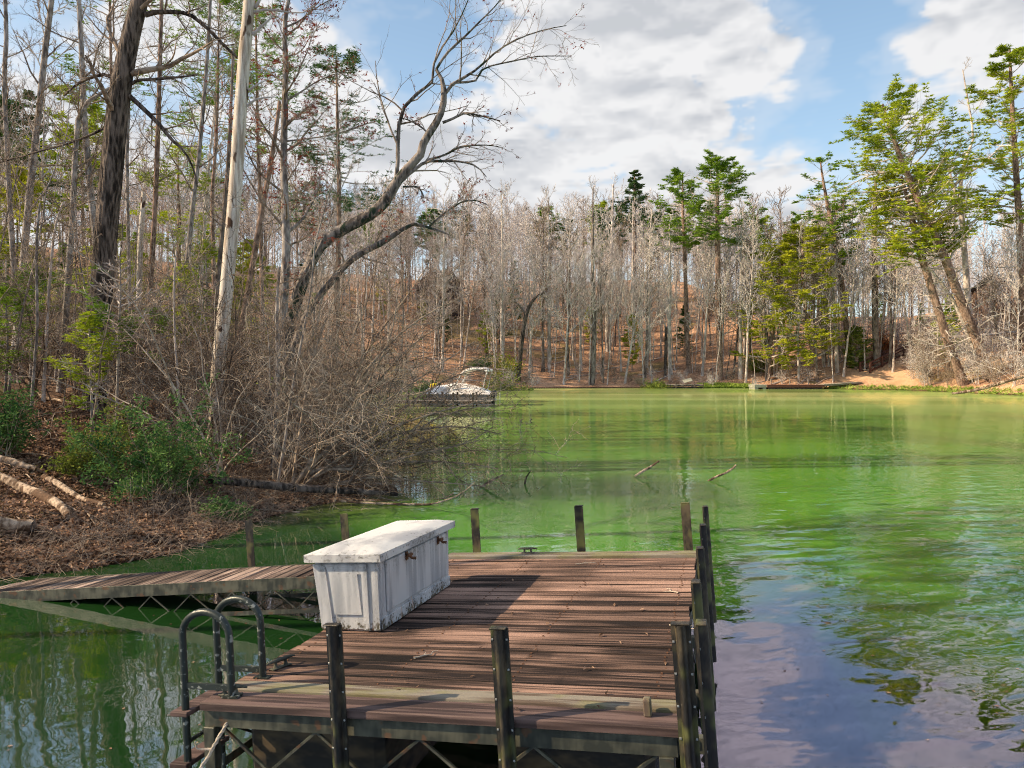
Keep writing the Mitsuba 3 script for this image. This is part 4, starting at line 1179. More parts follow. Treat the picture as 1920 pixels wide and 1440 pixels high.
hero_pine('hemlock_sapling', 'dark green hemlock sapling in the brush beside the oak', [(222, 660, 6), (224, 600, 5), (226, 550, 4), (225, 480, 2)], 17.5, 0.1, 1.05, 36, 'mat_needle_green', 'column', (11, 0.13, 0.024), seed=17, gaps=0.40, dead=0, bsdf='mat_bark_grey')
hero_pine('hemlock_sapling', 'green hemlock sapling low at the left edge of the wood', [(12, 700, 6), (14, 640, 5), (12, 590, 4), (14, 540, 2)], 19, 0.1, 1.0, 34, 'mat_needle_green', 'column', (9, 0.12, 0.022), seed=18, gaps=0.2, dead=0, bsdf='mat_bark_grey')
for i, (px, py, tp, d, lab) in enumerate([(300, 690, 545, 21, 'green young hemlock in the brush right of the oak'), (345, 640, 500, 24, 'pale green young hemlock behind the brush left of the dead trunk'), (60, 650, 500, 22, 'green young hemlock between the trunks at the left edge'),
                                           (385, 600, 455, 27, 'green young hemlock half hidden just left of the dead trunk'), (590, 560, 440, 30, 'yellow green young hemlock seen under the big leaning tree'), (110, 620, 500, 27, 'dim green young hemlock left of the oak')]):
    hero_pine('hemlock_sapling', lab, [(px, py, 6), (px + 2, (py + tp) / 2, 4), (px, tp, 2)], d, 0.08, 1.1, 30, ('mat_needle_green', 'mat_needle_bright')[i % 2], 'column', (10, 0.15, 0.028), seed=120 + i, gaps=0.45, dead=0, bsdf='mat_bark_grey')
hero_bare('dark_tree', 'dark straight trunk standing above the wooden stairs', [(1646, 690, 16), (1641, 600, 14), (1640, 500, 12), (1640, 420, 10), (1642, 330, 6)], 97, 'mat_bark_far_dark', nl=16, c0=0.45, limb=3.5, twigs=(6, 4), seed=50, rmin=0.018, sides=8)
hero_bare('curved_bare_tree', 'pale crooked bare tree rising behind the leaning pines', [(1818, 690, 16), (1816, 600, 15), (1812, 520, 13), (1806, 440, 11), (1800, 360, 9), (1806, 310, 7), (1825, 260, 5), (1815, 190, 4), (1805, 130, 2)], 84, 'mat_bark_far', limbs=[[(1803, 400, 6), (1785, 340, 5), (1770, 280, 3)], [(1808, 330, 5), (1850, 300, 4), (1880, 270, 2)]], nl=10, c0=0.45, limb=3.2, twigs=(6, 4), twig_bsdf='mat_twig_pale', seed=51, rmin=0.016, sides=8)
hero_bare('forked_bare_tree', 'bare trunk leaning left between the two leaning pines', [(1850, 712, 12), (1825, 650, 11), (1800, 590, 10), (1785, 560, 8), (1765, 530, 6), (1740, 500, 3)], 78, 'mat_bark_far', nl=14, c0=0.3, limb=3.0, twigs=(6, 4), twig_bsdf='mat_twig_pale', seed=52, rmin=0.015, sides=8)
hero_bare('bent_sapling', 'dark sapling bent over to the right on the far bank', [(972, 715, 11), (976, 660, 11), (982, 610, 10), (992, 575, 8), (1005, 557, 6), (1020, 549, 4)], 92, 'mat_bark_oak', limbs=[[(985, 590, 5), (975, 575, 4), (965, 565, 2)]], nl=3, c0=0.6, limb=1.4, twigs=(3, 3), seed=53, rmin=0.015, sides=8)
hero_bare('dark_stump_tree', 'dark broken trunk with a flat top on the far bank', [(1247, 705, 7), (1248, 660, 7), (1249, 612, 6)], 97, 'mat_bark_oak', nl=0, seed=54, sides=8)
for i, (lab, px, py, w, tpx, tpy, d) in enumerate([
    ('pale tree close to the water at the left end of the far shore', 945, 705, 9, 940, 360, 93), ('pale twin stemmed tree left of the middle of the far shore', 1030, 700, 9, 1028, 370, 101), ('dark trunk standing at the water in the middle of the far shore', 1110, 722, 13, 1112, 350, 99),
    ('pale tall tree with spreading crown in the middle of the far hillside', 1140, 660, 13, 1150, 345, 104), ('pale trunk left of the small far dock', 1188, 675, 9, 1186, 380, 103), ('slim trunk beside the small far dock', 1212, 690, 8, 1222, 390, 100),
    ('pale trunk just right of the small far dock', 1258, 702, 10, 1255, 420, 98), ('pale trunk right of the two shore pines', 1388, 710, 10, 1390, 400, 98), ('twin dark trunk left of the far right dock', 1438, 716, 10, 1430, 500, 96),
    ('slender pale trunk behind the far right dock', 1545, 690, 8, 1548, 470, 98), ('pale trunk between yellow pines and cedar', 1570, 700, 9, 1560, 480, 97)]):
    hero_bare('shore_tree', lab, [(px, py, w), (px + (tpx - px) * .25 + (i % 3 - 1) * 3, py + (tpy - py) * .25, w * .9), (px + (tpx - px) * .6, py + (tpy - py) * .6, w * .6), (tpx, tpy, w * .2)], d, 'mat_bark_far_dark' if 'dark' in lab else 'mat_bark_far',
              nl=17, c0=0.35, limb=4.2, twigs=(6, 4), twig_bsdf='mat_twig_pale', seed=60 + i, rmin=0.021, up=0.12, ang=(0.45, 0.9), sides=8)


# ---- shrubs and thickets
def shrub(seed, stems=13, Ht=4.2, sub_=(9, 6, 3), spread=0.55, r=0.016, rmin=0.0028, arch=-0.035):
    rg = np.random.default_rng(seed)
    az = rg.uniform(0, 6.283, stems)
    inc = rg.uniform(0.08, spread, stems)
    d = np.stack([np.sin(inc) * np.cos(az), np.sin(inc) * np.sin(az), np.cos(inc)], 1)
    p = np.stack([rg.normal(0, 0.18, stems), rg.normal(0, 0.18, stems), np.full(stems, -0.1)], 1)
    ln = Ht * rg.uniform(0.6, 1.15, stems)[:, None]
    out = [p]
    k = 9
    for _ in range(k - 1):
        d = norm(d + rg.normal(0, 0.11, d.shape) + np.array([0, 0, arch]) + d * [1, 1, 0] * 0.06)
        out.append(out[-1] + d * ln / (k - 1))
    P = np.stack(out, 1)
    R = rg.uniform(0.7, 1.3, (stems, 1)) * r * np.linspace(1, 0.3, k)
    A, B = spawn(rg, P, R, sub_[0], 0.12, 1.0, (0.5, 1.25), (0.2, 0.5), 6, 0.26, 0.015, 0.5, 0.4, 0.35, rmin * 1.5)
    C, E = spawn(rg, A, B, sub_[1], 0.15, 1.0, (0.5, 1.3), (0.3, 0.7), 5, 0.28, 0.0, 0.65, 0.5, 0.3, rmin * 1.15)
    F, G = spawn(rg, C, E, sub_[2], 0.2, 1.0, (0.5, 1.3), (0.35, 0.75), 4, 0.28, 0.0, 0.8, 0.6, 0.3, rmin)
    return tubes(P, R, 5), join(tubes(A, B, 3), tubes(C, E, 3), tubes(F, G, 3)), along(F, (1.0,))


shrubs = []
for i in range(6):
    st, tw, tips = shrub(1000 + i, 9, 4.2 + 0.3 * (i % 3), (9, 5, 2), spread=0.75, r=0.021, rmin=0.0042)
    r2 = np.random.default_rng(i)
    C = tips[r2.permutation(len(tips))[:len(tips) // 10]]
    nrm = norm(r2.normal(size=C.shape))
    shrubs.append(group_of(f'proto_shrub_{i}', stems=(st, ('mat_twig_light', 'mat_twig_dark', 'mat_twig')[i % 3], True), twigs=(tw, ('mat_twig', 'mat_twig_dark', 'mat_twig_light')[i % 3], True), dry_leaves=(leaf_quads(C, nrm, np.full(len(C), 0.05), r2), 'mat_dry_leaf' if i % 2 else 'mat_laurel_olive', False)))
for i, (x, y) in enumerate(scatter(rg, 30, (-17, -2.6, 13.5, 27), lambda x, y: 0.35 < dist(x, y) < 9 and not (x < -4.9 and y < 15.4) and not (x < -9 and y < 19), 1.0)):
    s_ = 0.75 + 0.5 * rg.uniform()
    if dist(x, y) < 1.5:
        s_ *= 0.9
    tl = (0, 14) if dist(x, y) < 1.2 else (rg.normal(0, 5), rg.normal(0, 5))
    put('bare_shrub', shrubs[rg.integers(0, 6)], x, y, rg.uniform(0, 360), s_, 'brown leafless shrub with many fine twigs in the left bank thicket', 'shrub', 'bare shrubs of the left bank thicket', tilt=tl)
for i, (x, y) in enumerate(scatter(rg, 36, (-40, -7, 27, 60), lambda x, y: 0.6 < dist(x, y) < 22, 2.2)):
    put('bare_shrub', shrubs[rg.integers(0, 6)], x, y, rg.uniform(0, 360), rg.uniform(0.9, 1.6), 'bare shrub deeper in the wood behind the left bank thicket', 'shrub', 'bare shrubs deeper in the left wood')
# slim saplings standing in the thicket
saps = []
for i in range(4):
    t, c = bare_tree(1200 + i, 7.5, 0.032, nl=13, c0=0.25, limb=0.24, twigs=(5, 4), ang=(0.5, 0.95), rmin=0.0042, up=0.05, wander=0.03, lean=(0.05 * (i - 1), 0.02))
    saps.append(group_of(f'proto_sapling_{i}', trunk=(t, ('mat_bark_grey', 'mat_twig_light', 'mat_twig', 'mat_bark_grey')[i], True), crown=(c, 'mat_twig', True)))
for i, (x, y) in enumerate(scatter(rg, 46, (-18, -3.2, 15.5, 32), lambda x, y: 0.8 < dist(x, y) < 13, 0.9)):
    put('bare_sapling', saps[rg.integers(0, 4)], x, y, rg.uniform(0, 360), rg.uniform(0.6, 1.25), 'slim bare sapling standing up out of the left bank thicket', 'sapling', 'bare saplings in the left bank thicket', tilt=(rg.normal(0, 5), rg.normal(3, 6)))
# thickets of the far and right shores: nobody could count the stems
far_sh = []
for i in range(4):
    st, tw, _ = shrub(1100 + i, 9, 5.5, (7, 5, 2), 0.5, 0.03, 0.013, arch=0.01)
    far_sh.append(group_of(f'proto_far_brush_{i}', brush=(join(st, tw), 'mat_twig_pale' if i % 2 else 'mat_twig', True)))
def clear_of_stairs(x, y):
    return not (41 < x < 57 and 88 < y < 103 and abs(x - 0.49 * y) < 6)


labels['far_brush'] = {'label': 'tangle of bare saplings and brush under the trees of the far and right shores', 'category': 'brush', 'kind': 'stuff'}
pts = scatter(rg, 150, (-60, 60, 94, 175), lambda x, y: 22 < dist(x, y) < 70 and clear_of_stairs(x, y), 2.0) + scatter(rg, 60, (-30, 52, 88, 106), lambda x, y: 0.2 < dist(x, y) < 6 and clear_of_stairs(x, y), 1.2) + scatter(rg, 70, (46, 90, 62, 125), lambda x, y: 1.5 < dist(x, y) < 26 and clear_of_stairs(x, y), 1.9)
for i, (x, y) in enumerate(pts):
    s_ = rg.uniform(0.35, 1.0) * (1.15 if x > 46 else 0.95) * (0.45 if dist(x, y) < 6 and x < 46 else 1.0)
    scene[f'far_brush__{i + 1:03d}'] = {'type': 'instance', 'to_world': T().translate([x, y, gh(x, y)]).rotate([0, 0, 1], rg.uniform(0, 360)).scale([s_, s_, s_ * rg.uniform(0.8, 1.3)]), 'g': {'type': 'ref', 'id': far_sh[rg.integers(0, 4)]}}

# overhanging shrub of the point, traced
def overhang(label, lines, depth, seed, twig_bsdf, per=(13, 7, 3)):
    key = thing('overhanging_shrub', label, 'shrub')
    r2 = np.random.default_rng(seed)
    st = [traced([(*p, (i * 0.12)) for i, p in enumerate(pts)], depth, 12) for pts in lines]
    P, R = np.concatenate([s[0] for s in st]), np.concatenate([s[1] for s in st])
    for i in range(len(P)):
        part(key, 'stem', tubes(P[i], R[i], 7), 'mat_twig', True)
    A, B = spawn(r2, P, R, per[0], 0.12, 1.0, (0.45, 1.2), (0.2, 0.5), 7, 0.24, 0.01, 0.5, 0.35, 0.2, 0.0055)
    C, E = spawn(r2, A, B, per[1], 0.15, 1.0, (0.5, 1.25), (0.3, 0.65), 5, 0.27, 0.0, 0.6, 0.5, 0.3, 0.0042)
    F, G = spawn(r2, C, E, per[2], 0.15, 1.0, (0.5, 1.25), (0.35, 0.7), 4, 0.27, -0.01, 0.8, 0.6, 0.3, 0.0034)
    part(key, 'twigs', join(tubes(A, B, 4), tubes(C, E, 3), tubes(F, G, 3)), twig_bsdf, True, kind='stuff')
    C = along(F, (1.0,))
    C = C[r2.permutation(len(C))[:800]]
    part(key, 'dry_leaves', leaf_quads(C, norm(r2.normal(size=C.shape)), np.full(len(C), 0.045), r2), 'mat_dry_leaf', kind='stuff')


overhang('wide bare shrub on the point reaching out low over the water', [
    [(540, 915, 14), (570, 890, 13), (605, 880, 11), (650, 875, 9), (715, 868, 7), (790, 850, 5), (860, 835, 3), (925, 800, 2)],
    [(545, 918, 11), (585, 870, 10), (640, 820, 8), (690, 780, 6), (740, 740, 5), (800, 700, 3), (890, 640, 2)],
    [(560, 925, 9), (620, 880, 8), (668, 880, 7), (665, 830, 6), (640, 790, 5), (625, 730, 3), (610, 640, 2)],
    [(560, 925, 9), (640, 905, 7), (700, 895, 6), (760, 900, 4), (830, 905, 3), (910, 912, 2)],
    [(550, 915, 10), (600, 840, 8), (655, 770, 7), (700, 700, 5), (735, 620, 4), (745, 540, 2)],
    [(560, 918, 8), (650, 850, 7), (740, 800, 6), (830, 770, 4), (915, 750, 2)],
    [(552, 915, 9), (620, 800, 7), (690, 690, 6), (770, 610, 4), (860, 560, 2)],
    [(640, 940, 5), (655, 905, 5), (700, 850, 4), (780, 800, 3), (850, 720, 2)],
    [(548, 915, 9), (560, 830, 8), (575, 730, 6), (600, 630, 4), (640, 540, 2)]], 15.6, 77, 'mat_twig')
overhang('darker bare shrub behind the wide one, its tips farthest out over the lake', [
    [(600, 905, 9), (680, 850, 8), (760, 810, 6), (850, 800, 4), (940, 815, 2)],
    [(610, 905, 9), (700, 820, 7), (790, 740, 5), (870, 700, 3), (930, 690, 2)],
    [(600, 900, 8), (660, 790, 7), (730, 690, 5), (810, 620, 3), (880, 590, 2)],
    [(620, 905, 8), (720, 870, 7), (800, 865, 5), (880, 870, 3), (935, 880, 2)],
    [(590, 900, 8), (640, 760, 6), (700, 640, 5), (760, 560, 3), (800, 500, 2)],
    [(590, 900, 8), (610, 770, 6), (650, 660, 5), (690, 560, 3), (710, 480, 2)],
    [(640, 905, 7), (740, 840, 6), (830, 780, 4), (920, 760, 2)]], 16.9, 78, 'mat_twig_dark', (13, 7, 3))


def laurel(name, label, px, py, d, w, h, bsdf, seed, n=5200, size=0.085, cat='bush'):
    """A broad leaved evergreen bush: stems and whorls of leaves, w wide and h high, standing where pixel (px, py) meets this distance."""
    rg = np.random.default_rng(seed)
    c = at(px, py, d)
    c[2] = gh(c[0], c[1])
    key = thing(name, label, cat)
    m = 34
    az = rg.uniform(0, 6.283, m)
    inc = np.arccos(rg.uniform(0.15, 1, m))
    reach = np.stack([np.sin(inc) * np.cos(az) * w / 2, np.sin(inc) * np.sin(az) * w / 2, np.cos(inc) * h * 0.9 + 0.1 * h], 1) * rg.uniform(0.4, 1.2, (m, 1))
    k = 6
    t = np.linspace(0, 1, k)[None, :, None]
    P = c + np.array([0, 0, -0.05]) + rg.normal(0, 0.12, (m, 1, 3)) * [1, 1, 0] + reach[:, None] * t + rg.normal(0, 0.03, (m, k, 3)) * t
    R = np.full((m, 1), 0.011) * np.linspace(1, 0.35, k) * (d / 14) ** 0.6
    A, B = spawn(rg, P, R, 7, 0.3, 1.0, (0.4, 1.0), (0.2, 0.4), 4, 0.14, 0.05, 0.5, 0.5, 0.3, 0.003)
    part(key, 'stems', join(tubes(P, R, 4), tubes(A, B, 3)), 'mat_twig', True, kind='stuff')
    tips = along(A, (0.6, 0.85, 1.0))
    per = max(3, int(n / len(tips)))
    C = np.repeat(tips, per, 0) + rg.normal(0, size * 0.75, (len(tips) * per, 3))
    N = norm(rg.normal(0, 0.55, C.shape) + np.array([-0.15, 0, 0.85]))
    part(key, 'leaves', leaf_quads(C, N, np.full(len(C), size), rg, 0.25, 0.42), bsdf, kind='stuff')
    return key


laurel('laurel_bush', 'wide glossy green laurel bush on the left bank above the gangway', 300, 870, 13.6, 2.9, 1.9, 'mat_laurel', 1, 9000)
laurel('laurel_bush', 'smaller olive laurel bush at the left end of the wide one', 185, 860, 14.6, 1.7, 1.5, 'mat_laurel_olive', 2, 3600)
laurel('laurel_bush', 'green laurel bush at the left edge of the picture', 6, 800, 14.5, 1.3, 1.6, 'mat_laurel', 3, 3600)
laurel('laurel_bush', 'low sprig of green leaves at the water right of the wide laurel', 420, 940, 13.2, 0.6, 0.35, 'mat_laurel', 4, 700)
laurel('far_bush', 'rounded yellow green bush at the waterline of the far shore left', 945, 720, 89, 5.0, 2.9, 'mat_laurel_olive', 5, 3200, 0.32)
laurel('far_bush', 'dark green bush right of the yellow green one on the far shore', 985, 722, 90, 3.0, 1.5, 'mat_laurel', 6, 1500, 0.3)
laurel('far_bush', 'yellow bush up the slope behind the bent dark sapling', 948, 660, 100, 4.0, 3.2, 'mat_needle_yellow', 7, 2000, 0.32)
laurel('far_bush', 'dark evergreen bush up the slope left of the yellow bush', 905, 665, 101, 4.5, 2.6, 'mat_laurel', 8, 2000, 0.3)
laurel('far_bush', 'low dark bush at the water left of the small far dock', 1225, 716, 98, 3.6, 1.4, 'mat_laurel_olive', 9, 1500, 0.3)
laurel('far_bush', 'dark green bush left of the pontoon boat on the shore', 800, 720, 82, 4.0, 2.4, 'mat_laurel', 10, 1500, 0.3)
laurel('far_bush', 'dark bush in the wood right of the two shore pines', 1425, 690, 104, 4.5, 2.4, 'mat_laurel_olive', 11, 1800, 0.3)
laurel('orange_bush', 'small bush with rusty orange leaves above the wooden stairs', 1655, 640, 104, 2.8, 3.4, 'mat_orange_leaf', 12, 700, 0.3)

# ---- logs, sticks, litter
def log(name, label, pts, d, bsdf='mat_log', cut=False, cat='log', ground=True, lift=0.3):
    key = thing(name, label, cat)
    P, R = traced(pts, d, 14)
    if ground:
        g = height(P[0, :, 0], P[0, :, 1])
        P[0, :, 2] = np.maximum(P[0, :, 2], g + R[0] * lift)
    m = lumpy(tubes(P, R, 14, True), 0.35 * float(R.mean()), 3.0)
    part(key, 'stem', m, bsdf, 40)
    if cut:
        e, n_ = P[0, -1], norm(P[0, -1] - P[0, -3])
        part(key, 'cut_end', tubes(np.array([e + n_ * 0.002, e + n_ * 0.012]), np.array([R[0, -1], R[0, -1] * 0.94]), 14, True), 'mat_bark_oak')
    return key


log('sawn_log', 'short thick log with dark sawn end lying at the left edge', [(-60, 968, 27, -.2), (0, 978, 26, 0), (62, 992, 26, .1)], 11.3, cut=True, lift=1.0)
log('fallen_log', 'pale fallen log slanting down the bank behind the sawn log', [(-30, 885, 19, 1.2), (30, 908, 21, .9), (80, 940, 21, .4), (130, 982, 19, -.3)], 12.2, lift=1.0)
log('fallen_log', 'orange broken log lying high on the bank at the left edge', [(-30, 878, 16, 0), (20, 880, 18, 0), (68, 886, 14, 0)], 14.0, lift=1.0)
log('fallen_log', 'rotten log slanting down beside the wide laurel bush', [(82, 898, 13, .8), (120, 920, 16, .4), (160, 940, 14, 0), (195, 962, 11, -.3)], 13.0, lift=1.0)
log('fallen_log', 'pale thin log on the leaves behind the left laurel bushes', [(55, 742, 7, .5), (95, 748, 7, 0), (135, 755, 6, -.3)], 21)
log('fallen_log', 'dark fallen trunk lying along the waterline of the point', [(390, 900, 16, -.6), (460, 905, 19, -.3), (560, 915, 19, .2), (650, 920, 16, .6), (745, 926, 10, 1.1)], 14.6, 'mat_bark_oak', lift=0.5)
log('drift_branch', 'mossy pale branch floating along the waterline of the point', [(580, 935, 7, 0), (660, 938, 8, .1), (740, 940, 7, .2), (820, 938, 4, .3), (850, 925, 3, .5)], 15.4, 'mat_log', ground=False, cat='branch')
log('drift_branch', 'crooked bare branch hanging over the water off the point', [(640, 940, 5, 0), (740, 945, 5, .0), (800, 946, 5, 0), (845, 935, 4, .1), (890, 905, 2, .2)], 15.0, 'mat_log', ground=False, cat='branch')
log('fallen_log', 'long pale fallen trunk sloping into the water at the right shore', [(1785, 738, 5, 2.0), (1820, 733, 7, 1.5), (1870, 720, 8, .6), (1925, 704, 7, 0)], 72, 'mat_log', cat='log', lift=0.9)
log('fallen_log', 'white fallen trunk lying across the slope behind the leaning pines', [(1790, 632, 6, 0), (1840, 629, 6, 0), (1905, 622, 5, 0)], 88, 'mat_bark_far', cat='log', ground=False)
log('fallen_log', 'pale fallen log on the slope behind the pontoon boat', [(868, 687, 5, 0), (900, 690, 5, 0), (950, 694, 4, 0)], 97, 'mat_log', cat='log')
log('stick', 'forked stick poking up from the lake, left of the two in the middle', [(1190, 893, 5, 0), (1208, 882, 6, 0), (1220, 875, 5, 0), (1236, 864, 3, 0)], 18.9, ground=False, cat='stick')
log('stick', 'long thin stick poking up from the lake, right of the two in the middle', [(1326, 903, 4, 0), (1345, 893, 5, 0), (1362, 886, 5, 0), (1380, 872, 3, 0)], 18.3, ground=False, cat='stick')
log('stick', 'dark twig sticking out of the lake left of the middle', [(984, 908, 4, 0), (986, 898, 4, 0), (995, 884, 2, 0)], 17.8, 'mat_bark_oak', ground=False, cat='stick')
log('stick', 'mossy stick leaning out of the water right of the point', [(900, 915, 5, 0), (920, 902, 5, 0), (945, 890, 3, 0)], 17.3, 'mat_log', ground=False, cat='stick')
log('stick', 'tiny dark twig far out on the lake, left of a pair', [(980, 793, 2.4, 0), (976, 789, 2.4, 0), (981, 786, 2, 0)], 37, 'mat_bark_oak', ground=False, cat='stick')
log('stick', 'tiny dark twig far out on the lake, right of a pair', [(998, 793, 2.4, 0), (994, 789, 2.4, 0), (998, 786, 2, 0)], 37, 'mat_bark_oak', ground=False, cat='stick')
# leaf litter and brambles of the near bank
r5 = np.random.default_rng(55)
n = 260000
x, y = r5.uniform(-18, -2, n), 8 + 16 * r5.uniform(0, 1, n) ** 1.3
s = signed(x, y)
ok = (s > -0.05) & (s < 9) & (np.abs(x) < 0.76 * y + 0.5)
x, y = x[ok][:70000], y[ok][:70000]
z = height(x, y)
C = np.stack([x, y, z + r5.uniform(0.0, 0.05, len(x))], 1)
N = norm(r5.normal(0, 0.45, C.shape) + np.array([0.1, -0.1, 1.0]))
lk = thing('leaf_litter', 'carpet of dry brown leaves covering the left bank', 'leaf litter', kind='stuff')
scene[lk] = mikit.ply(leaf_quads(C, N, np.full(len(C), 0.085), r5, 0.35, 0.62), 'mat_dry_leaf')
n = 9000
x, y = r5.uniform(-14, -2, n), r5.uniform(9, 19, n)
s = signed(x, y)
ok = (s > -0.1) & (s < 2.6) & ~((x < -6.6) & (s > 1.0))
x, y = x[ok][:2600], y[ok][:2600]
z = height(x, y)
m = len(x)
d = norm(np.stack([r5.normal(0.35, 0.8, m), r5.normal(-0.2, 0.8, m), r5.uniform(0.25, 1.2, m)], 1))
out = [np.stack([x, y, z - 0.02], 1)]
ln = r5.uniform(0.3, 1.1, (m, 1))
for _ in range(5):
    d = norm(d + r5.normal(0, 0.14, d.shape) + [0, 0, -0.14])
    out.append(out[-1] + d * ln / 5)
P = np.stack(out, 1)
R = r5.uniform(0.0025, 0.005, (m, 1)) * np.linspace(1, 0.5, 6)
A, B = spawn(r5, P, R, 4, 0.25, 1, (0.4, 1.0), (0.25, 0.5), 3, 0.15, -0.02, 0.7, 0.6, 0.3, 0.002)
bk = thing('bramble', 'tangle of dry brown brambles along the water edge of the left bank', 'brush', kind='stuff')
scene[bk] = mikit.ply(join(tubes(P, R, 3), tubes(A, B, 3)), 'mat_twig', True)
m = 260
x, y = r5.uniform(-16, -4, m * 4), r5.uniform(9.5, 22, m * 4)
s = signed(x, y)
ok = (s > 0.2) & (s < 8)
x, y = x[ok][:m], y[ok][:m]
an = r5.uniform(0, 6.28, len(x))
t = np.linspace(-0.5, 0.5, 5)[None, :]
ln = r5.uniform(0.4, 1.8, (len(x), 1))
PX, PY = x[:, None] + np.cos(an)[:, None] * t * ln, y[:, None] + np.sin(an)[:, None] * t * ln
PZ = height(PX.ravel(), PY.ravel()).reshape(PX.shape) + 0.03 + r5.normal(0, 0.03, PX.shape)
sk = thing('fallen_sticks', 'scattered fallen sticks lying on the leaves of the left bank', 'sticks', kind='stuff')
scene[sk] = mikit.ply(tubes(np.stack([PX, PY, PZ], -1), r5.uniform(0.006, 0.018, (len(x), 1)) * np.ones((1, 5)), 5), 'mat_log', True)
# grass along the far waterline
n = 9000
u = r5.uniform(0, 1, n)
x = np.where(u < 0.6, r5.uniform(26, 33, n), r5.uniform(40, 53, n))
y = np.where(u < 0.6, r5.uniform(95, 101, n), r5.uniform(70, 97, n))
s = signed(x, y)
ok = (s > -0.3) & (s < 1.0)
C = np.stack([x[ok], y[ok], np.maximum(height(x[ok], y[ok]), 0.0)], 1)[:2600]
gk = thing('shore_grass', 'bright green grass along the waterline of the far right shore', 'grass', kind='stuff')
scene[gk] = mikit.ply(bursts(r5, C, 6, 0.5, 0.09, 0.7, 0.9), 'mat_bank_grass')
#---PART4---

# fallen stems on the far slope, and bits floating on the lake
m = 70
pp = [(x, y) for x, y in scatter(rg, m, (-40, 60, 96, 130), lambda x, y: 1 < dist(x, y) < 26, 1.5)]
PX = np.array([[x + t * ln * math.cos(a) for t in np.linspace(-0.5, 0.5, 6)] for (x, y), ln, a in zip(pp, r5.uniform(2, 8, m), r5.uniform(-0.5, 0.5, m))])
PY = np.array([[y + t * 3 for t in np.linspace(-0.5, 0.5, 6)] for (x, y) in pp])
PZ = height(PX.ravel(), PY.ravel()).reshape(PX.shape) + 0.10
sk = thing('fallen_stems', 'fallen pale stems scattered on the leaves of the far hillside', 'fallen stems', kind='stuff')
scene[sk] = mikit.ply(tubes(np.stack([PX, PY, PZ], -1), r5.uniform(0.04, 0.13, (len(pp), 1)) * np.linspace(1, 0.5, 6), 6), 'mat_bark_far', True)
m = 420
y = 4.5 + 26 * r5.uniform(0, 1, m * 3) ** 1.6
x = r5.uniform(-0.72, 0.74, m * 3) * y
ok = (signed(x, y) < -0.2)
x, y = x[ok][:m], y[ok][:m]
dloc = (np.stack([x, y, np.zeros(len(x))], 1) - DO) @ DM
away = (dloc[:, 0] < -0.4) | (dloc[:, 0] > DW + 0.4) | (dloc[:, 1] > DL + 0.4) | (dloc[:, 1] < -0.3)
x, y = x[away], y[away]
fl_ = thing('floating_bits', 'specks of leaf and bark floating on the lake', 'debris', kind='stuff')
scene[fl_] = mikit.ply(leaf_quads(np.stack([x, y, np.full(len(x), 0.006)], 1), norm(r5.normal(0, 0.06, (len(x), 3)) + UP), r5.uniform(0.015, 0.05, len(x)), r5, 0.05, 0.6), 'mat_dry_leaf')
# ------------------------------------------------------------------ boats, far docks, stairs and houses
def frame_at(origin, yaw):
    """Axes of a thing on level ground: x turned by yaw degrees from the picture's right, y away, z up."""
    c, s = math.cos(math.radians(yaw)), math.sin(math.radians(yaw))
    return np.array([[c, -s, 0], [s, c, 0], [0, 0, 1.0]]), np.asarray(origin, float)


def wood_posts(key, M, O, spots, z0, z1, w=0.12, bsdf='mat_bark_oak', name='post'):
    for x, y in spots:
        part(key, name, xf(M, O, box(x - w / 2, x + w / 2, y - w / 2, y + w / 2, z0, z1, 0.01)), bsdf)


# pontoon boat under a white cover, with its folded hoop top
bM, bO = frame_at([-3.9, 55.0, 0.0], -8)
boat = thing('pontoon_boat', 'pontoon boat under a pale grey cover with a raised white hoop', 'boat')
for y in (-0.75, 0.75):
    x = np.array([-2.9, -2.7, -2.3, 2.0, 2.3, 2.45])
    P = np.stack([x, np.full(6, y), np.array([0.12, 0.06, 0.02, 0.02, 0.02, 0.02])], 1) @ bM.T + bO
    part(boat, 'pontoon', tubes(P, np.array([0.05, 0.2, 0.3, 0.3, 0.3, 0.24]), 12, True), 'mat_aluminium', 40)
part(boat, 'deck', xf(bM, bO, box(-2.6, 2.55, -1.2, 1.2, 0.36, 0.48, 0.02)), 'mat_boat_grey')
for a, b, c, d_ in ((-2.45, -0.9, -1.17, -1.14), (-0.86, 0.9, -1.17, -1.14), (0.94, 2.2, -1.17, -1.14), (-2.45, 2.2, 1.14, 1.17)):
    part(boat, 'fence_panel', xf(bM, bO, box(a, b, c, d_, 0.50, 0.84, 0.01)), 'mat_boat_grey')
gx_, gy_ = np.meshgrid(np.linspace(-2.7, 2.45, 31), np.linspace(-1.26, 1.26, 17), indexing='ij')
ridge = np.interp(gx_, [-2.7, -2.5, -1.9, -1.0, -0.4, 0.3, 1.2, 2.1, 2.45], [0.98, 1.30, 1.45, 1.58, 1.68, 1.66, 1.45, 1.14, 1.0])
zz = 0.95 + (ridge - 0.95) * (1 - np.abs(gy_ / 1.26) ** 2.6) + 0.10 * (meshkit.fbm(np.stack([gx_ * 1.6, gy_ * 1.6, 0 * gx_], -1), 3, 4) - 0.5)
zz[:, 0] = zz[:, -1] = 0.86
i2, j2 = np.meshgrid(np.arange(30), np.arange(16), indexing='ij')
q2 = (i2 * 17 + j2).ravel()
part(boat, 'cover', xf(bM, bO, (np.stack([gx_.ravel(), gy_.ravel(), zz.ravel()], 1), np.vstack([np.stack([q2, q2 + 17, q2 + 18], 1), np.stack([q2, q2 + 18, q2 + 1], 1)]))), 'mat_canvas', True)
